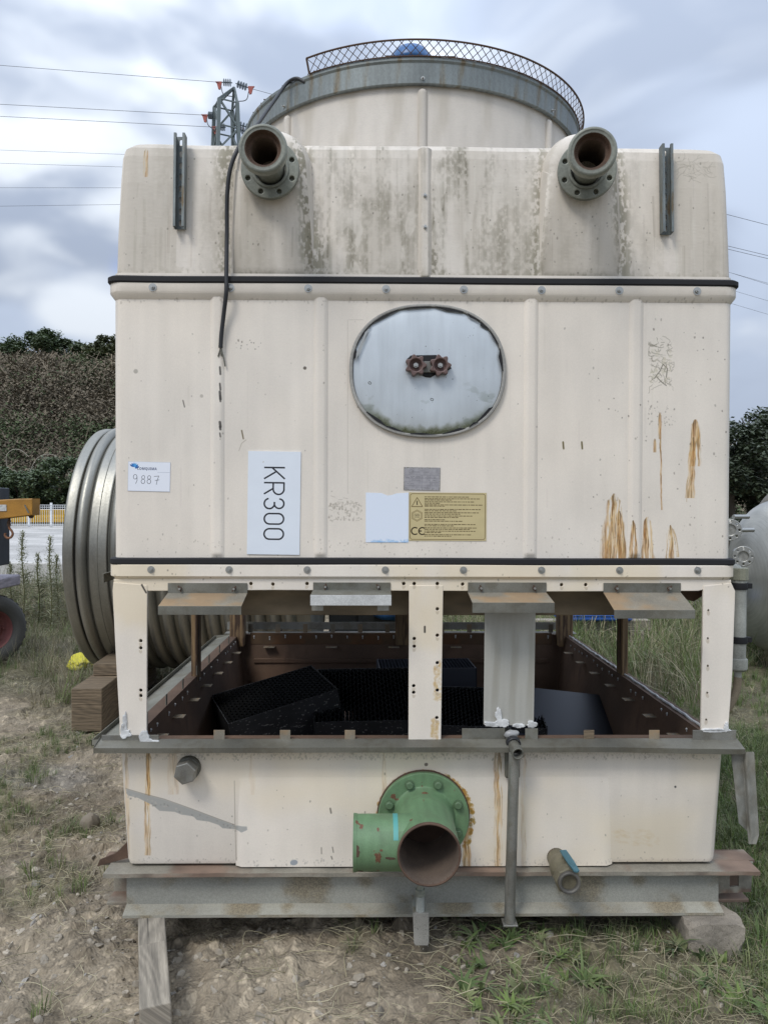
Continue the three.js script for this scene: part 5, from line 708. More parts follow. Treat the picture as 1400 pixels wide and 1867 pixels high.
  instances('broadleaf_weeds', tuft(7, 0.085, 0.012, 0.017, 305, 0.25), grassMat, lv, 'low broad-leaved weeds under the front beam', 'weeds');
}
// ---------------------------------------------------------------- supports and loose things near the tower
{
  const a = at(268, 1676, 0.05), b = at(277, 1838, 0.5), g0 = V(a.x - 0.004, 0.064, 0.02), len = 0.62, ang = Math.atan2(-(-0.845 - a.x), 0.45);
  const m = add(scene, 'timber_beam', boxUV(mv(rbox(0.092, 0.12, 0.66, 0, 0, 0, 0.006, 3), 0, 0, 0)), M.wood); { const u = m.geometry.attributes.uv, p = m.geometry.attributes.position; for (let i = 0; i < u.count; i++) u.setXY(i, p.getZ(i) * 1.2, (p.getX(i) + p.getY(i)) * 1.4 + 0.2); }
  m.position.set(-0.925, 0.045, 0.19); m.rotation.set(0.02, 0.30, 0.03); tag(m, 'weathered grey timber lying under the front beam, pointing outwards', 'timber');
  const r = add(scene, 'concrete_rubble', boxUV((() => { const g = mergeVertices(new THREE.IcosahedronGeometry(0.115, 4).deleteAttribute('normal').deleteAttribute('uv')), p = g.attributes.position; for (let i = 0; i < p.count; i++) { let x = p.getX(i), y = p.getY(i), z = p.getZ(i); const k = 0.72 + 0.62 * fbm(x * 11 + 5, y * 11 + z * 9 + 8, 4); x *= k * 1.05; y *= k * 1.25; z *= k; x = clamp(x, -0.098, 0.1 + 0.1 * y); y = Math.min(y, 0.072); z = Math.min(z, 0.085 - 0.12 * Math.max(0, y)); p.setXYZ(i, x, y, z); } g.computeVertexNormals(); g.setAttribute('uv', new THREE.Float32BufferAttribute(new Float32Array(p.count * 2), 2)); return toCreasedNormals(g, 0.35); })(), 2), std({ map: concreteTex, color: rgb(0.58, 0.52, 0.44), roughness: 0.95, bumpMap: bumpFine, bumpScale: 0.008 })); r.position.set(1.03, 0.034, 0.02); tag(r, 'broken lump of concrete propping the end of the front beam', 'rubble');
  const t2 = add(scene, 'timber_beam', boxUV(rbox(0.10, 0.1, 0.7, 0, 0, 0, 0.006)), M.wood, [0.95, 0.055, -2.0]); tag(t2, 'grey timber under the rear of the base frame', 'timber'); const t3 = add(scene, 'timber_beam', boxUV(rbox(0.10, 0.1, 0.7, 0, 0, 0, 0.006)), M.wood, [-0.95, 0.055, -2.0]); tag(t3, 'timber under the rear of the base frame, next to the ribbed vessel', 'timber');
  const s1 = at(165, 1540, -1.05); const st = add(scene, 'loose_stone', rockGeo(9, 0.05, 3), std({ color: rgb(0.2, 0.17, 0.13), roughness: 1 }), [s1.x, gh(s1.x, -1.05) + 0.02, -1.05]); tag(st, 'fist-sized brown stone on bare soil beside a grass patch', 'stone');
}
// fill packs thrown into the basin: stacks of corrugated black sheets
function fillPack(name, label, w, h, d, pos, rot, mat = M.black) {
  const gs = [], n = Math.round(w / 0.02), k = 22;
  for (let i = 0; i <= n; i++) { const x = -w / 2 + w * i / n, p = [], id = []; for (let j = 0; j <= k; j++) { const o = 0.007 * (j % 2 ? 1 : -1) * (i % 2 ? 1 : -1); for (const yy of [-h / 2, h / 2]) p.push(x + o, yy, -d / 2 + d * j / k); } for (let j = 0; j < k; j++) { const q = j * 2; id.push(q, q + 1, q + 2, q + 1, q + 3, q + 2); } const g = new THREE.BufferGeometry(); g.setAttribute('position', new THREE.Float32BufferAttribute(p, 3)); g.setAttribute('uv', new THREE.Float32BufferAttribute(new Float32Array(p.length / 3 * 2), 2)); g.setIndex(id); g.computeVertexNormals(); gs.push(plain(g)); }
  for (const s of [-1, 1]) gs.push(plain(box(w, h, 0.003, 0, 0, s * d / 2)), plain(box(0.003, h, d, s * w / 2, 0, 0)));
  const m = add(scene, name, mergeGeometries(gs), mat, pos, rot); return tag(m, label, 'fill pack', 'black fill packs lying in the basin');
}
fillPack('fill_pack_block', 'black ribbed fill pack tilted against the left basin wall', 0.56, 0.24, 0.42, [-0.68, 0.50, -1.2], [0.10, 0.40, 0.17]);
fillPack('fill_pack_block', 'black honeycomb fill pack lying flat next to the centre post', 0.56, 0.26, 0.60, [-0.20, 0.47, -1.28], [0.22, 0.04, 0.0]);
fillPack('fill_pack_block', 'dark fill pack standing by the rear basin wall', 0.56, 0.26, 0.28, [0.13, 0.50, -1.83], [0, 0.05, 0], M.blueBlack);
fillPack('fill_pack_block', 'black honeycomb fill pack behind the grey cover sheet', 0.50, 0.2, 0.56, [0.42, 0.45, -1.18], [0.1, -0.08, 0.0]);
{ const m = add(scene, 'flat_sheet', boxUV(rbox(0.72, 0.012, 0.5, 0, 0, 0, 0.003)), M.blueBlack, [0.80, 0.50, -1.05], [0.42, 0.1, -0.20]); tag(m, 'smooth blue-black plastic sheet lying in the right of the basin', 'plastic sheet'); }

// ---------------------------------------------------------------- ribbed stainless vessel behind, left, lying on timbers
{
  const R = 1.02, yc = 1.20, zc = -3.95, X0 = -2.48, X1 = -0.66;
  const v = thing('ribbed_vessel', 'large stainless steel vessel with ribbed shell lying on timber blocks', 'vessel', [X0, yc - R, zc]);
  const axis = (g) => { g.rotateZ(-Math.PI / 2); g.translate(0, R, 0); return g; }; // lathe y -> +x
  const lat = (pts, n = 120) => axis(new THREE.LatheGeometry(pts.map(([r, s]) => new THREE.Vector2(r, s)), n));
  const uvS = (g, a, b) => { const uv = g.attributes.uv; for (let i = 0; i < uv.count; i++) uv.setXY(i, uv.getX(i) * a, uv.getY(i) * b); return g; };
  add(v, 'shell', uvS(lat([[R - 0.04, 0.06], [R - 0.04, X1 - X0]]), 3, 1), M.stainless);
  add(v, 'end_rim', uvS(lat([[R - 0.3, 0.02], [R - 0.02, 0.0], [R - 0.004, 0.004], [R, 0.02], [R, 0.075], [R - 0.012, 0.08], [R - 0.04, 0.084]]), 3, 0.2), M.stainless);
  add(v, 'end_dish', uvS(lat([[0.001, 0.14], [0.3, 0.13], [0.6, 0.09], [R - 0.28, 0.02]]), 3, 0.5), M.stainless); add(v, 'far_dish', uvS(lat([[R - 0.04, X1 - X0], [R - 0.2, X1 - X0 + 0.03], [0.001, X1 - X0 + 0.06]]), 3, 0.5), M.stainless);
  add(v, 'wide_band', uvS(lat([[R - 0.04, 0.185], [R - 0.02, 0.187], [R - 0.018, 0.2], [R - 0.018, 0.315], [R - 0.02, 0.325], [R - 0.04, 0.327]]), 3, 0.3), M.stainless);
  const rib = (s, w, h) => { const p = []; for (let k = 0; k <= 10; k++) { const a = k / 10 * Math.PI; p.push([R - 0.041 + h * Math.sin(a), s - Math.cos(a) * w / 2]); } return uvS(lat(p), 3, 0.15); };
  add(v, 'rib', rib(0.132, 0.09, 0.055), M.stainless); add(v, 'rib', rib(0.385, 0.09, 0.055), M.stainless);
  for (let k = 0; k < 11; k++) add(v, 'rib', rib(0.51 + k * 0.116, 0.088, 0.055), M.stainless);
  for (const s of [0.178, 0.255, 0.335, 0.44]) { const g = new THREE.TorusGeometry(R - 0.016 - (s === 0.255 ? 0.002 : 0.02), 0.003, 5, 140); g.rotateY(Math.PI / 2); g.translate(s, R, 0); add(v, 'weld_seam', g, M.dullSteel); }
  // timbers
  const blk = (w, h, d, x, y, z, ry, label) => { const m = add(scene, 'timber_block', boxUV(rbox(w, h, d, 0, 0, 0, 0.008, 3), 1.3, x), M.woodBrown, [x, y, z], [0, ry, 0]); tag(m, label, 'timber'); };
  blk(0.21, 0.30, 1.5, -2.18, 0.155, -3.30, 0.03, 'square brown timber block cradling the ribbed vessel'); blk(0.2, 0.09, 0.5, -2.16, 0.352, -3.18, 0.05, 'short timber offcut stacked on the brown block beside the vessel'); blk(0.21, 0.18, 1.4, -0.98, 0.095, -3.9, 0, 'timber under the far end of the ribbed vessel');
  { const p = at(147, 1210, -4.6); const m = add(scene, 'yellow_rag', jitter(mv(rockGeo(12, 0.09, 4, 1.3).scale(1.5, 0.7, 1), 0, 0, 0), 0.06, 14), std({ color: rgb(0.55, 0.50, 0.03), roughness: 0.55 }), [p.x, 0.06, -4.6]); tag(m, 'crumpled yellow rag on the grass beside the ribbed vessel', 'rag'); }
}
// grey skid and blue bundle behind the tower
{
  const g = thing('steel_skid', 'dark grey steel skid box behind the tower, beside the ribbed vessel', 'skid', [-0.10, 0, -4.3]); const sk = std({ map: steelTex, color: rgb(0.16, 0.17, 0.18), roughness: 0.6, metalness: 0.2 });
  add(g, 'panel', boxUV(rbox(0.95, 0.95, 0.5, 0, 0.62, 0, 0.01)), sk); for (const x of [-0.42, 0.42]) add(g, 'runner', boxUV(rbox(0.09, 0.15, 0.7, x, 0.08, 0, 0.01)), M.dullSteel); for (const x of [-0.2, 0.14]) add(g, 'stiffener', boxUV(rbox(0.03, 0.94, 0.03, x, 0.62, 0.262, 0.004)), sk);
  const b = add(scene, 'blue_tarp', jitter(boxUV(new THREE.SphereGeometry(0.22, 30, 18).scale(1.0, 0.35, 0.5)), 0.08, 6), M.blue, [0.02, 0.62, -4.0]); tag(b, 'crumpled blue tarpaulin on the grey skid', 'tarpaulin');
  const pl = thing('timber_trestle', 'pale timber rail on short stubs in the grass', 'trestle', [2.0, 0, -5.4]); add(pl, 'rail', boxUV(rbox(1.5, 0.11, 0.14, 0.0, 0.30, 0, 0.006), 1.3), M.wood); for (const x of [-0.35, 0.6]) add(pl, 'stub', boxUV(rbox(0.15, 0.26, 0.16, x, 0.12, 0.02, 0.006), 1.3), M.wood);
  const bb = thing('blue_bundle', 'bright blue plastic crate lying on the timber rail', 'crate', [2.15, 0.357, -5.4]); const bm = std({ color: rgb(0.02, 0.09, 0.36), roughness: 0.35 }); add(bb, 'body', rbox(0.75, 0.085, 0.35, 0, 0.043, 0, 0.02), bm); for (const y of [0.025, 0.06]) add(bb, 'ridge', rbox(0.74, 0.012, 0.01, 0, y, 0.178, 0.004), bm);
}
// ---------------------------------------------------------------- right: stainless tanks
{
  const R = 0.74, v = thing('stainless_tank', 'silver horizontal tank with dished end and flanged nozzles, right of the tower', 'tank', [3.32, 0.15, -4.55]);
  const lat = (pts, n = 72) => { const g = new THREE.LatheGeometry(pts.map(([r, s]) => new THREE.Vector2(r, s)), n); g.rotateZ(-Math.PI / 2); g.translate(0, R, 0); const uv = g.attributes.uv; for (let i = 0; i < uv.count; i++) uv.setXY(i, uv.getX(i) * 2, uv.getY(i) * 2); return g; };
  const dish = []; for (let k = 0; k <= 14; k++) { const a = k / 14 * Math.PI / 2; dish.push([Math.max(0.001, R * Math.sin(a)), 0.36 - 0.36 * Math.cos(a)]); }
  const satin = std({ map: stainlessTex, color: rgb(1, 1, 1), roughness: 0.3, metalness: 0.5 });
  add(v, 'shell', lat([...dish, [R, 3.2], [R * 0.7, 3.45], [0.001, 3.55]]), satin); { const g = new THREE.TorusGeometry(R + 0.001, 0.005, 6, 90); g.rotateY(Math.PI / 2); g.translate(0.36, R, 0); add(v, 'weld_seam', g, M.dullSteel); }
  const noz = (u, vv, z, r) => { const p = at(u, vv, z), g = new THREE.Group(); g.name = 'nozzle'; g.position.set(p.x - 3.32, p.y - 0.15, z + 4.55); g.rotation.y = -0.35; v.add(g); const f = circle(r, 40, r * 0.5); for (let k = 0; k < 8; k++) { const a = k / 8 * 6.283, h = new THREE.Path(); h.absarc(Math.cos(a) * r * 0.77, Math.sin(a) * r * 0.77, r * 0.1, 0, 7, true); f.holes.push(h); } add(g, 'flange', extrude(f, 0.02, 0.003), M.bolt); add(g, 'neck', cylZ(r * 0.6, r * 0.55, 0.4, 0, 0, -0.2, 28), satin); add(g, 'second_ring', latheZ([[r * 0.6, -0.05], [r * 0.95, -0.05], [r * 0.95, -0.025], [r * 0.6, -0.025]], 32), M.bolt); };
  noz(1354, 1014, -3.85, 0.088); noz(1330, 966, -3.85, 0.095); for (const [u, w] of [[1345, 942], [1354, 966]]) { const p = at(u, w, -3.9); add(v, 'stud', boxUV(mv(cyl(0.019, 0.019, 0.16, 0, 0, 0, 16), p.x - 3.32, p.y - 0.15, 0.70, 0, 0.3, Math.PI / 2)), M.bolt); }
  for (const x of [0.7, 2.6]) add(v, 'saddle', boxUV(rbox(0.12, 0.5, 1.1, x, 0.12, 0, 0.01)), M.dullSteel);
  const w = thing('dome_tank', 'dull tan metal tank with domed top behind the silver tank', 'tank', [5.05, 0, -6.4]); const dull = std({ map: stainlessTex, color: rgb(0.55, 0.50, 0.44), roughness: 0.55, metalness: 0.5 }); const dp = []; for (let k = 0; k <= 14; k++) { const a = k / 14 * Math.PI / 2; dp.push(new THREE.Vector2(Math.max(0.001, 0.62 * Math.sin(a)), 1.32 + 0.58 * Math.cos(a))); } add(w, 'shell', new THREE.LatheGeometry([...dp, new THREE.Vector2(0.62, 0.3), new THREE.Vector2(0.001, 0.2)], 56), dull); for (let k = 0; k < 4; k++) add(w, 'leg', cyl(0.04, 0.04, 0.4, Math.cos(k * 1.571 + 0.8) * 0.5, 0.2, Math.sin(k * 1.571 + 0.8) * 0.5, 12), M.dullSteel);
}
// ---------------------------------------------------------------- left: crane truck, concrete yard, fence, yellow skip
{
  const yard = add(scene, 'concrete_yard', boxUV(rbox(34, 0.5, 24, -19.9, 0.14, -24.5, 0.05), 0.25), M.concrete); yard.userData.kind = 'structure';
  const w0 = at(-19, 1146, -4.75), truck = thing('crane_truck', 'truck with yellow crane boom, hook and red wheel hub', 'truck', [w0.x, 0, -4.75]); truck.rotation.y = 0;
  const yel = std({ map: blotchTex, color: rgb(0.50, 0.245, 0.035), roughness: 0.5 }), navy = std({ map: blotchTex, color: rgb(0.035, 0.045, 0.065), roughness: 0.5 }), lil = std({ map: blotchTex, color: rgb(0.42, 0.38, 0.44), roughness: 0.6 });
  const wheel = new THREE.Group(); wheel.name = 'wheel'; wheel.position.set(0.0, 0.345, 0); wheel.rotation.y = 0.92; truck.add(wheel);
  add(wheel, 'tyre', latheZ([[0.19, 0.05], [0.21, 0.085], [0.26, 0.1], [0.31, 0.09], [0.338, 0.06], [0.344, 0.0], [0.338, -0.1], [0.3, -0.13], [0.2, -0.12]], 64), std({ map: blotchTex, color: rgb(0.10, 0.098, 0.092), roughness: 0.9, bumpMap: bumpFine, bumpScale: 0.002 }));
  const red = std({ map: blotchTex, color: rgb(0.24, 0.085, 0.08), roughness: 0.65 }); add(wheel, 'rim', latheZ([[0.195, 0.07], [0.18, 0.05], [0.165, -0.01], [0.12, -0.02], [0.11, 0.02], [0.06, 0.04], [0.055, 0.07], [0.001, 0.075]], 48), red); for (let k = 0; k < 8; k++) add(wheel, 'wheel_nut', cylZ(0.013, 0.013, 0.03, Math.cos(k * 0.785) * 0.135, Math.sin(k * 0.785) * 0.135, 0.0, 6), red);
  for (let k = 0; k < 30; k++) { const a = k / 30 * 6.283; const g = box(0.03, 0.012, 0.15, 0, 0.343, -0.02); g.rotateZ(a); add(wheel, 'tread_block', g, wheel.children[0].material); }
  const L = (u, v, z) => at(u, v, z).sub(truck.position);
  add(truck, 'mudguard', [rbox(0.8, 0.11, 0.5, -0.25, 0.80, -0.1, 0.02)], lil); add(truck, 'chassis', [rbox(2.4, 0.2, 0.9, -1.7, 0.62, -0.5, 0.02)], navy);
  const col = L(-8, 970, -4.75); add(truck, 'crane_column', [rbox(0.22, 0.75, 0.22, col.x - 0.02, 1.35, 0, 0.01)], navy);
  const b1 = L(67, 931, -4.6), b0 = L(-260, 950, -4.9); const boom = new THREE.Group(); boom.name = 'crane_boom'; truck.add(boom);
  { const a = b0, b = b1, y0 = L(67, 909, -4.6).y, y1 = L(67, 939, -4.6).y, sh = [[a.x, a.y + 0.12], [b.x - 0.12, y0 - 0.002], [b.x, y0], [b.x, y1], [b.x - 0.25, y1 - 0.03], [a.x, a.y - 0.1]]; const e = extrude(shape(sh), 0.16, 0.008); e.translate(0, 0, b.z - 0.08); add(boom, 'boom_box', boxUV(e), yel); add(boom, 'sheave', cylZ(0.022, 0.022, 0.02, b.x - 0.04, y1 - 0.01, b.z + 0.02, 16), M.rust); add(boom, 'pin', bar(V(b.x - 0.06, y0 - 0.06, b.z + 0.11), V(b.x - 0.02, y1 + 0.02, b.z + 0.12), 0.01), M.dullSteel); add(boom, 'label_patch', rbox(0.09, 0.06, 0.002, L(3, 926, -4.5).x, L(3, 926, -4.5).y, b.z + 0.092, 0.0005), whiteLip); }
  const hk = thing('crane_hook', 'rusty lifting hook hanging from the yellow boom', 'hook'); { const t = at(20, 942, -4.58), p = (u, v) => at(u, v, -4.58).sub(t); hk.position.copy(t); add(hk, 'hook', tube([p(17, 957), p(18, 963), p(22, 968), p(24, 974), p(20, 980), p(14, 981), p(10, 976), p(11, 972)], 0.011, 40, 10), std({ map: blotchTex, color: rgb(0.30, 0.14, 0.07), roughness: 0.7 })); add(hk, 'swivel', cyl(0.02, 0.014, 0.05, p(17, 954).x, p(17, 954).y, 0, 14), M.rust); for (let k = 0; k < 3; k++) add(hk, 'chain_link', new THREE.TorusGeometry(0.012, 0.004, 6, 14).rotateY(k * 1.57).translate(p(18, 944 + k * 3).x, p(18, 944 + k * 3).y, 0), M.rust); }
  // white welded mesh fence on the yard edge
  const fz = -33, yb = 0.39; const wm = std({ color: rgb(0.72, 0.74, 0.76), roughness: 0.5 });
  const f = thing('mesh_fence', 'white welded mesh fence with square posts along the concrete yard', 'fence', [-16, yb, fz]);
  for (let k = -6; k <= 4; k++) { const x = k * 1.02; add(f, 'post', rbox(0.09, 1.12, 0.09, x, 0.56, 0, 0.01), wm); }
  for (let k = 0; k <= 100; k++) add(f, 'vertical_bar', box(0.012, 1.0, 0.012, -6.1 + k * 0.102, 0.53, 0.05), wm); for (const y of [0.06, 0.12, 0.82, 0.92, 1.02]) add(f, 'rail', box(10.2, 0.02, 0.02, -1.0, y, 0.065), wm);
  const sk = thing('yellow_skip', 'long yellow steel container behind the white fence', 'container', [-15.5, yb, -35.2]); add(sk, 'body', rbox(9, 0.62, 1.0, 0, 0.48, 0, 0.03), std({ map: blotchTex, color: rgb(0.62, 0.36, 0.01), roughness: 0.5 })); add(sk, 'base', rbox(9, 0.17, 0.9, 0, 0.085, 0, 0.02), M.dullSteel);
}
// tall weeds
function weed(u, vb, vt, z, label) {
  const b = at(u, vb, z), h = at(u, vt, z).y - gh(b.x, z), g = thing('tall_weed', label, 'weed', [b.x, gh(b.x, z), z], 'tall flowering weeds beside the vessel'); const stem = [V(0, 0, 0), V(0.02, h * 0.4, 0), V(0.0, h * 0.8, 0.02), V(0.01, h, 0)]; add(g, 'stem', tube(stem, 0.007, 16, 6), std({ color: rgb(0.12, 0.12, 0.05), roughness: 0.9 }));
  const pos = [], idx = []; const leaf = (x, y, z2, L, w, a, el) => { const k = pos.length / 3, c = Math.cos(a), s = Math.sin(a); const dx = c * Math.cos(el), dz = s * Math.cos(el), dy = Math.sin(el); pos.push(x, y, z2, x + dx * L * 0.5 - s * w, y + dy * L * 0.5, z2 + dz * L * 0.5 + c * w, x + dx * L, y + dy * L - L * 0.15, z2 + dz * L, x + dx * L * 0.5 + s * w, y + dy * L * 0.5, z2 + dz * L * 0.5 - c * w); idx.push(k, k + 1, k + 2, k, k + 2, k + 3); };
  for (let i = 0; i < 150; i++) { const t = rr(0.04, 0.62); leaf(0.012, h * t, 0, rr(0.06, 0.16), 0.006, rr(0, 6.28), rr(0, 0.8)); } for (let i = 0; i < 520; i++) { const t = rr(0.55, 1.0), r = 0.085 * Math.sqrt(1.02 - t) * 1.5 * rnd(), a = rr(0, 6.28); leaf(Math.cos(a) * r, h * t + rr(0, 0.03), Math.sin(a) * r, rr(0.012, 0.04), 0.008, a, rr(0.1, 1.3)); }
  const q = new THREE.BufferGeometry(); q.setAttribute('position', new THREE.Float32BufferAttribute(pos, 3)); q.setIndex(idx); q.computeVertexNormals(); add(g, 'foliage', q, leafMat({ color: rgb(0.32, 0.33, 0.22) }));
}
seed(400); weed(42, 1096, 972, -6.6, 'tall pale flowering weed standing between truck wheel and vessel'); weed(92, 1100, 980, -6.4, 'tall flowering weed standing right beside the rim of the ribbed vessel'); weed(70, 1092, 1012, -6.9, 'shorter weed growing between two taller flowering weeds'); weed(104, 1096, 1015, -6.9, 'short weed tucked behind the ribbed vessel rim'); weed(20, 1100, 1030, -6.6, 'short bushy weed behind the truck wheel');

// ---------------------------------------------------------------- hillside, brush, trees
const hillTop = (x) => lerp(11.6, 4.0, sst(-14, 18, x)) + 1.5 * (fbm(x * 0.06 + 3, 1, 3) - 0.5);
const hillY = (x, z) => { const t = sst(-40, -62, z); return hillTop(x) * t + 1.0 * (fbm(x * 0.2, z * 0.2, 4) - 0.5) * t - 0.05; };
{
  const nx = 130, nz = 50, pos = [], idx = [], uv = []; for (let j = 0; j <= nz; j++) for (let i = 0; i <= nx; i++) { const x = lerp(-110, 110, i / nx), z = lerp(-38, -110, j / nz); pos.push(x, hillY(x, z) - (z < -75 ? (-75 - z) * 0.05 : 0), z); uv.push(x * 0.2, z * 0.2); } for (let j = 0; j < nz; j++) for (let i = 0; i < nx; i++) { const a = j * (nx + 1) + i; idx.push(a, a + 1, a + nx + 1, a + 1, a + nx + 2, a + nx + 1); }
  const g = new THREE.BufferGeometry(); g.setAttribute('position', new THREE.Float32BufferAttribute(pos, 3)); g.setAttribute('uv', new THREE.Float32BufferAttribute(uv, 2)); g.setIndex(idx); g.computeVertexNormals();
  const t = tile(512, (u, v) => { const a = fbm(u * 10, v * 10, 5, 10), f = vn(u * 256, v * 256, 256); return mix3(sc([92, 82, 66], 0.6 + 0.6 * a), [50, 58, 34], sst(0.45, 0.65, fbm(u * 5 + 3, v * 5, 4, 5)) * (0.5 + 0.5 * f)); });
  add(scene, 'hillside', g, std({ map: t, color: rgb(0.7, 0.7, 0.7), roughness: 1 })).userData.kind = 'structure';
}
// dead bramble and brush: clumps of thin bent twigs, one mass
{
  const clump = (s, n, leafy) => { seed(s); const pos = [], idx = [], col = []; for (let i = 0; i < n; i++) { const a = rr(0, 6.28), x0 = rr(-0.5, 0.5), z0 = rr(-0.5, 0.5), L = rr(0.6, 1.5), d = rr(0, 6.28), w = rr(0.006, 0.014), k0 = pos.length / 3, droop = rr(0.2, 0.9); for (let k = 0; k <= 4; k++) { const t = k / 4, x = x0 + Math.cos(a) * L * t * 0.65, z = z0 + Math.sin(a) * L * t * 0.65, y = L * (t * 0.9 - droop * t * t * 0.7); pos.push(x - Math.sin(d) * w, y, z + Math.cos(d) * w, x + Math.sin(d) * w, y + w, z - Math.cos(d) * w); } for (let k = 0; k < 4; k++) { const q = k0 + k * 2; idx.push(q, q + 2, q + 1, q + 1, q + 2, q + 3); } }
    for (let i = 0; i < leafy; i++) { const k = pos.length / 3, x = rr(-0.8, 0.8), y = rr(0.05, 0.85), z = rr(-0.8, 0.8), a = rr(0, 6.28), s2 = rr(0.03, 0.08), e = rr(-0.8, 0.8); pos.push(x, y, z, x + Math.cos(a) * s2, y + e * s2, z + Math.sin(a) * s2, x + Math.cos(a + 1.4) * s2, y + e * s2 + s2 * 0.6, z + Math.sin(a + 1.4) * s2); idx.push(k, k + 1, k + 2); }
    const g = new THREE.BufferGeometry(); g.setAttribute('position', new THREE.Float32BufferAttribute(pos, 3)); g.setIndex(idx); g.computeVertexNormals(); return g; };
  const br2 = [], gr = [], bush = []; seed(500);
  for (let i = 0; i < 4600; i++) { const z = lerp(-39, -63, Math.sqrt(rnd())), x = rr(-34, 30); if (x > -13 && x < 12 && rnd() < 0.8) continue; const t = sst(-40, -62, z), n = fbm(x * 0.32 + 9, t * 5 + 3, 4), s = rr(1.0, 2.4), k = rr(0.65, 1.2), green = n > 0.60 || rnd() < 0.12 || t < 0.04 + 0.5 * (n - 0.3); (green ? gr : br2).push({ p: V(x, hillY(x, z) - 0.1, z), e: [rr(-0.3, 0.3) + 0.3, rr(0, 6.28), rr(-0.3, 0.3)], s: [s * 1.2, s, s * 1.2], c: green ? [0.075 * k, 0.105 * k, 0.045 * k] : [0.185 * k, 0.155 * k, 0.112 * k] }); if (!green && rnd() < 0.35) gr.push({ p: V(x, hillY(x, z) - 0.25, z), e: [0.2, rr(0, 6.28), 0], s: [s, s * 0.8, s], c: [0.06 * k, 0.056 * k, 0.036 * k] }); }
  instances('dead_brush', clump(501, 34, 300), std({ roughness: 1, side: THREE.DoubleSide }), br2, 'brown tangle of dead bramble covering the hillside', 'brush');
  instances('green_brush', clump(502, 16, 260), std({ roughness: 0.9, side: THREE.DoubleSide }), gr, 'dark green scrub at the foot of the hillside', 'brush');
  [[62, 845, 'pale arching bare branch at the foot of the dead brush'], [12, 838, 'short bare branch in the brush above the crane boom']].forEach(([u, v, label], k) => { const z = -41.5 - k, p = at(u, v, z); const a = add(scene, 'bare_branch', tube([V(-0.4, -1.2, 0), V(0, 0, 0), V(0.4, 0.42, 0.05), V(1.1, 0.5, 0.1), V(1.7, 0.1, 0.1), V(2.1, -0.8, 0.1)].map((q) => q.multiplyScalar(k ? 0.6 : 1)), 0.02, 30, 5), std({ color: rgb(0.34, 0.31, 0.26), roughness: 1 }), [p.x, p.y, z], [0, 0, k * 0.5]); tag(a, label, 'branch'); });
}
// trees: limbs and clumps of small leaves
function crownGeo(s, rx, ry, n, leaf, clumps) { seed(s); const pos = [], idx = [], cs = []; for (let i = 0; i < clumps; i++) { const a = rr(0, 6.28), y = rr(-0.75, 0.95), r = Math.sqrt(Math.max(0, 1 - y * y)) * Math.sqrt(rr(0.15, 1)); cs.push([Math.cos(a) * r * rx, y * ry, Math.sin(a) * r * rx, rr(0.2, 0.42) * rx * 0.8]); } 
  for (let i = 0; i < n; i++) { const c = cs[i % clumps]; let x, y, z; do { x = rr(-1, 1); y = rr(-1, 1); z = rr(-1, 1); } while (x * x + y * y + z * z > 1); const q = 0.55 + 0.45 * Math.sqrt(x * x + y * y + z * z); x = c[0] + x * c[3] * q; y = c[1] + y * c[3] * 0.72 * q; z = c[2] + z * c[3] * q; const a = rr(0, 6.28), e = rr(-0.9, 0.5), L = leaf * rr(0.6, 1.3), w = L * 0.3, k = pos.length / 3, dx = Math.cos(a) * Math.cos(e) * L, dy = Math.sin(e) * L, dz = Math.sin(a) * Math.cos(e) * L, sx = -Math.sin(a) * w, sz = Math.cos(a) * w, ty = rr(-0.5, 0.5) * w; pos.push(x, y, z, x + dx * 0.5 + sx, y + dy * 0.5 + ty, z + dz * 0.5 + sz, x + dx, y + dy, z + dz, x + dx * 0.5 - sx, y + dy * 0.5 - ty, z + dz * 0.5 - sz); idx.push(k, k + 1, k + 2, k, k + 2, k + 3); }
  const g = new THREE.BufferGeometry(); g.setAttribute('position', new THREE.Float32BufferAttribute(pos, 3)); g.setIndex(idx); g.computeVertexNormals(); return { g, cs }; }
const barkMat = std({ color: rgb(0.09, 0.075, 0.06), roughness: 1 });
function tree(name, label, x, z, yBase, top, rx, s, color, n = 9000, leaf = 0.22, clumps = 42, group) {
  const t = thing(name, label, 'tree', [x, yBase, z], group), H = top - yBase, ry = H * 0.40, yc = H - ry; const { g, cs } = crownGeo(s, rx, ry, n, leaf, clumps); g.translate(0, yc, 0); add(t, 'crown', g, leafMat({ color: rgb(...color), roughness: 0.7 }));
  add(t, 'trunk', tube([V(0, -0.3, 0), V(0.1, H * 0.25, 0), V(-0.05, H * 0.5, 0.1), V(0, yc, 0)], 0.03 * H, 16, 8), barkMat); for (let k = 0; k < 7; k++) { const c = cs[k * 3 % cs.length]; add(t, 'limb', tube([V(0, H * 0.3 + k * 0.04 * H, 0), V(c[0] * 0.5, yc + c[1] * 0.6 - 0.1, c[2] * 0.5), V(c[0], yc + c[1], c[2])], 0.012 * H, 10, 6), barkMat); } return t; }
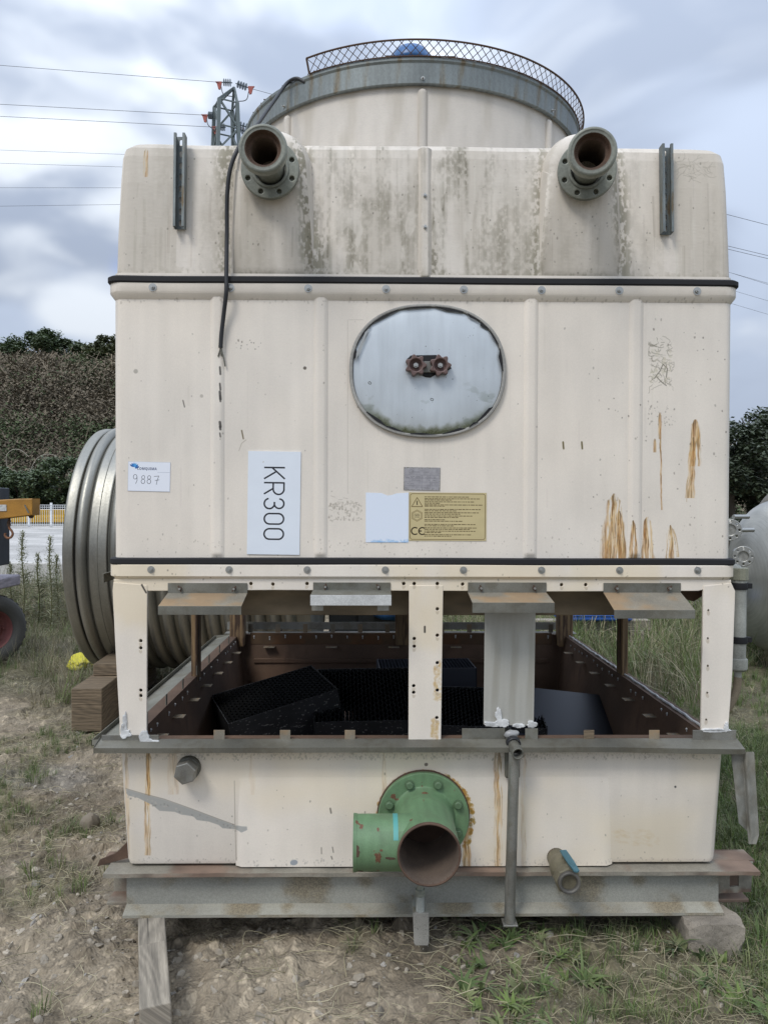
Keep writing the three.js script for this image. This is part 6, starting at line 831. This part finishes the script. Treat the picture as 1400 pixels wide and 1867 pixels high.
{
  const T = (u, vTop, z, w, label, s, col) => { const p = at(u, vTop, z), yb = hillY(p.x, z); tree('hill_tree', label, p.x, z, yb - 0.2, p.y, w, s, col, 12000, 0.26, 46, 'trees on the hilltop'); };
  T(75, 603, -63, 2.6, 'dark green broad tree with the highest crown on the hilltop', 601, [0.085, 0.125, 0.05]); T(10, 628, -63, 2.6, 'dark green tree on the hilltop, left of the highest crown', 602, [0.08, 0.118, 0.048]); T(128, 622, -64, 2.3, 'dark tree on the hilltop between the highest crown and the olive one', 603, [0.086, 0.122, 0.05]); T(203, 618, -61, 2.0, 'olive green tree on the hilltop beside the tower edge', 604, [0.095, 0.112, 0.04]); T(-50, 630, -63, 2.6, 'dark hilltop tree at the far end of the row', 605, [0.08, 0.116, 0.048]); T(168, 640, -63, 1.8, 'small dark tree on the hilltop filling a gap', 606, [0.085, 0.125, 0.05]);
  const low = (u, vTop, z, w, label, s, col, leaf = 0.2, n = 9000) => { const p = at(u, vTop, z); tree('hedge_tree', label, p.x, z, -0.1, p.y, w, s, col, n, leaf, 40, 'trees and hedge beyond the yard'); };
  low(40, 862, -37.6, 1.7, 'green hedge bush behind the white fence, next to the boom', 611, [0.075, 0.115, 0.045]); low(112, 834, -38.2, 1.7, 'green hedge bush behind the white fence, next to the vessel', 612, [0.075, 0.115, 0.045]); low(170, 858, -38, 1.7, 'green bush behind the ribbed vessel', 613, [0.075, 0.115, 0.045]); low(-20, 850, -37.5, 1.7, 'green bush behind the crane column', 614, [0.075, 0.115, 0.045]);
  low(1372, 762, -27, 2.1, 'dark evergreen tree behind the silver tank', 621, [0.05, 0.072, 0.033], 0.18, 14000); low(1440, 742, -28, 2.2, 'tall dark evergreen tree beyond the tanks', 622, [0.05, 0.072, 0.033], 0.18, 12000); low(1330, 775, -26, 1.9, 'dark evergreen tree close behind the tower edge', 623, [0.05, 0.072, 0.033], 0.18, 12000); low(1240, 800, -27, 2.0, 'dark evergreen tree hidden mostly behind the tower', 624, [0.05, 0.072, 0.033], 0.18, 6000);
  { const p = at(1362, 790, -28.5), g = thing('bare_twigs', 'bare twiggy treetop standing out above the evergreen tree', 'tree', [p.x, 0, -28.5]); seed(630); add(g, 'trunk', tube([V(0, 0, 0), V(0.05, p.y * 0.5, 0), V(0, p.y, 0)], 0.05, 12, 6), barkMat); for (let k = 0; k < 26; k++) { const a = rr(-1.2, 1.2), L = rr(0.4, 1.0); add(g, 'twig', tube([V(0, p.y - rr(0, 0.5), 0), V(Math.sin(a) * L * 0.5, p.y + L * 0.4, rr(-0.2, 0.2)), V(Math.sin(a) * L, p.y + Math.cos(a) * L * 0.75, rr(-0.3, 0.3))], 0.012, 8, 4), barkMat); } }
  // brambles close behind the tower, right
  for (const [x, z, r, h, s, label] of [[3.2, -8.2, 1.1, 1.25, 641, 'dark bramble bush behind the long grass'], [1.3, -9.0, 1.3, 1.1, 642, 'dark bramble bush seen through the open frame'], [4.9, -8.6, 1.2, 1.35, 643, 'dark bramble bush behind the silver tank'], [0.2, -8.4, 1.0, 1.0, 644, 'dark bramble bush behind the grey skid']]) { const t = thing('bramble_bush', label, 'bush', [x, 0, z], 'bramble bushes behind the tower'); const { g } = crownGeo(s, r, h * 0.55, 5000, 0.09, 30); g.translate(0, h * 0.45, 0); add(t, 'foliage', g, leafMat({ color: rgb(0.045, 0.058, 0.028) })); seed(s); for (let k = 0; k < 6; k++) add(t, 'stem', tube([V(rr(-0.2, 0.2), -0.05, rr(-0.2, 0.2)), V(rr(-0.5, 0.5), h * 0.5, rr(-0.4, 0.4)), V(rr(-0.9, 0.9), h * 0.8, rr(-0.6, 0.6))], 0.012, 10, 5), barkMat); }
}
// ---------------------------------------------------------------- lattice pylons and overhead lines
const pylonMat = std({ color: rgb(0.16, 0.19, 0.19), roughness: 0.6, metalness: 0.4 }), clampRed = std({ color: rgb(0.36, 0.09, 0.07), roughness: 0.6 }), wireMat = std({ color: rgb(0.10, 0.105, 0.115), roughness: 0.6 }), glassMat = std({ color: rgb(0.14, 0.17, 0.19), roughness: 0.3 });
function pylon(label, px0, top, z, rot) {
  const p = at(px0, 260, z), g = thing('lattice_pylon', label, 'pylon', [p.x, 0, z], 'lattice pylons of the overhead line'); g.rotation.y = rot; const H = top, hw = (y) => lerp(0.95, 0.36, clamp(y / (H - 0.8))); const c = (k, y) => V((k === 0 || k === 3 ? -1 : 1) * hw(y), y, (k < 2 ? 1 : -1) * hw(y));
  for (let k = 0; k < 4; k++) add(g, 'leg', bar(c(k, 0), c(k, H - 0.8), 0.13), pylonMat);
  const N = 17; for (let j = 0; j < N; j++) { const y0 = (H - 0.8) * j / N, y1 = (H - 0.8) * (j + 1) / N; for (let k = 0; k < 4; k++) { add(g, 'brace', bar(c(k, j % 2 ? y0 : y1), c((k + 1) % 4, j % 2 ? y1 : y0), 0.07), pylonMat); if (j > 10) add(g, 'cross_bar', bar(c(k, y1), c((k + 1) % 4, y1), 0.045), pylonMat); } }
  const apex = V(0.36, H, -0.1); for (let k = 0; k < 4; k++) add(g, 'peak_bar', bar(c(k, H - 0.8), apex, 0.085), pylonMat); return { g, apex, p };
}
{
  const z = -28.2, top = at(428, 154, z).y, P1 = pylon('grey lattice pylon with red line clamps rising behind the tower', 412, top, z, 0.45), z2 = -52, P2 = pylon('second lattice pylon hidden behind the tower, carrying lower lines', 700, at(700, 300, z2).y, z2, 0.3);
  const string = (a, b) => { const g = new THREE.Group(); g.name = 'insulator_string'; P1.g.add(g); const inv = P1.g.matrixWorld.clone(); P1.g.updateMatrixWorld(true); const la = P1.g.worldToLocal(a.clone()), lb = P1.g.worldToLocal(b.clone()); add(g, 'rod', bar(la, lb, 0.03), glassMat); for (let k = 1; k <= 4; k++) { const q = la.clone().lerp(lb, k / 5), disc = new THREE.CylinderGeometry(0.14, 0.14, 0.02, 14); disc.applyQuaternion(new THREE.Quaternion().setFromUnitVectors(V(0, 1, 0), lb.clone().sub(la).normalize())); disc.translate(q.x, q.y, q.z); add(g, 'disc', disc, glassMat); } const d = lb.clone().sub(la).normalize(), cl = extrude(shape([[0, 0.05], [0.26, 0.05], [0.2, -0.02], [0.14, -0.24], [0.06, -0.26], [0.02, -0.1]]), 0.06); cl.applyMatrix4(new THREE.Matrix4().makeRotationY(Math.atan2(-d.z, d.x))); cl.translate(lb.x, lb.y, lb.z - 0.03); add(g, 'line_clamp', cl, clampRed); };
  const A = (u, v, zz = z) => at(u, v, zz); string(A(424, 151), A(405, 150)); string(A(430, 152), A(453, 160)); string(A(389, 211), A(379, 210)); string(A(412, 232), A(398, 232)); string(A(430, 234), A(452, 241)); string(A(428, 225, z - 0.6), A(455, 233, z - 0.6));
  const jump = (a, m, b) => { P1.g.updateMatrixWorld(true); add(P1.g, 'jumper_wire', tube([a, m, b].map((q) => P1.g.worldToLocal(q)), 0.018, 20, 5), wireMat); }; jump(A(403, 156), A(408, 172), A(424, 176)); jump(A(454, 166), A(449, 182), A(430, 185)); jump(A(377, 217), A(380, 228), A(390, 236));
  const wire = (a, b, sag, label) => { const pts = []; for (let i = 0; i <= 24; i++) { const t = i / 24, p = a.clone().lerp(b, t); p.y -= sag * 4 * t * (1 - t); pts.push(p.sub(a)); } const m = add(scene, 'overhead_wire', tube(pts, 0.009, 90, 5), wireMat, a.toArray()); tag(m, label, 'wire', 'overhead power lines'); };
  const ext = (u0, v0, u1, v1, k) => [lerp(u1, u0, k), lerp(v1, v0, k)];
  const zl = -31; for (const [v0, v1, u1, w] of [[119, 150, 400, 'uppermost'], [190, 210, 376, 'middle'], [212, 232, 396, 'lowest']]) { const [u, v] = ext(0, v0, u1, v1, 2.2); wire(A(u1, v1), A(u, v, zl), 0.0, w + ' of three thin wires leaving the lattice pylon away from the tower'); }
  for (const [u0, v0, v1, v2, w] of [[456, 161, 406, 420, 'uppermost'], [455, 234, 458, 472, 'middle'], [455, 242, 467, 480, 'lowest']]) { const [u, v] = ext(1400, v2, 1333, v1, 4); wire(A(u0, v0), A(u, v, -27), 0.05, w + ' of three thin wires running from the lattice pylon behind the tower'); }
  const t2 = at(700, 300, z2); for (const [va, vb, h, v1, v2, w] of [[274, 282, 0.1, 513, 528, 'highest'], [298, 305, 0.9, 525, 535, 'second highest'], [354, 360, 1.8, 563, 572, 'second lowest'], [392, 397, 2.7, 592, 600, 'lowest']]) { const [u, v] = ext(0, va, 220, vb, 3), [ur, vr] = ext(1400, v2, 1343, v1, 4); const hub = V(t2.x, t2.y - h, z2 + 0.4); wire(hub, A(u, v, -40), 0.0, w + ' of four wires crossing the sky above the hillside trees'); wire(hub, A(ur, vr, -44), 0.0, w + ' of four wires crossing the sky above the silver tank'); }
}
shadows(scene);
renderer.render(scene, camera);
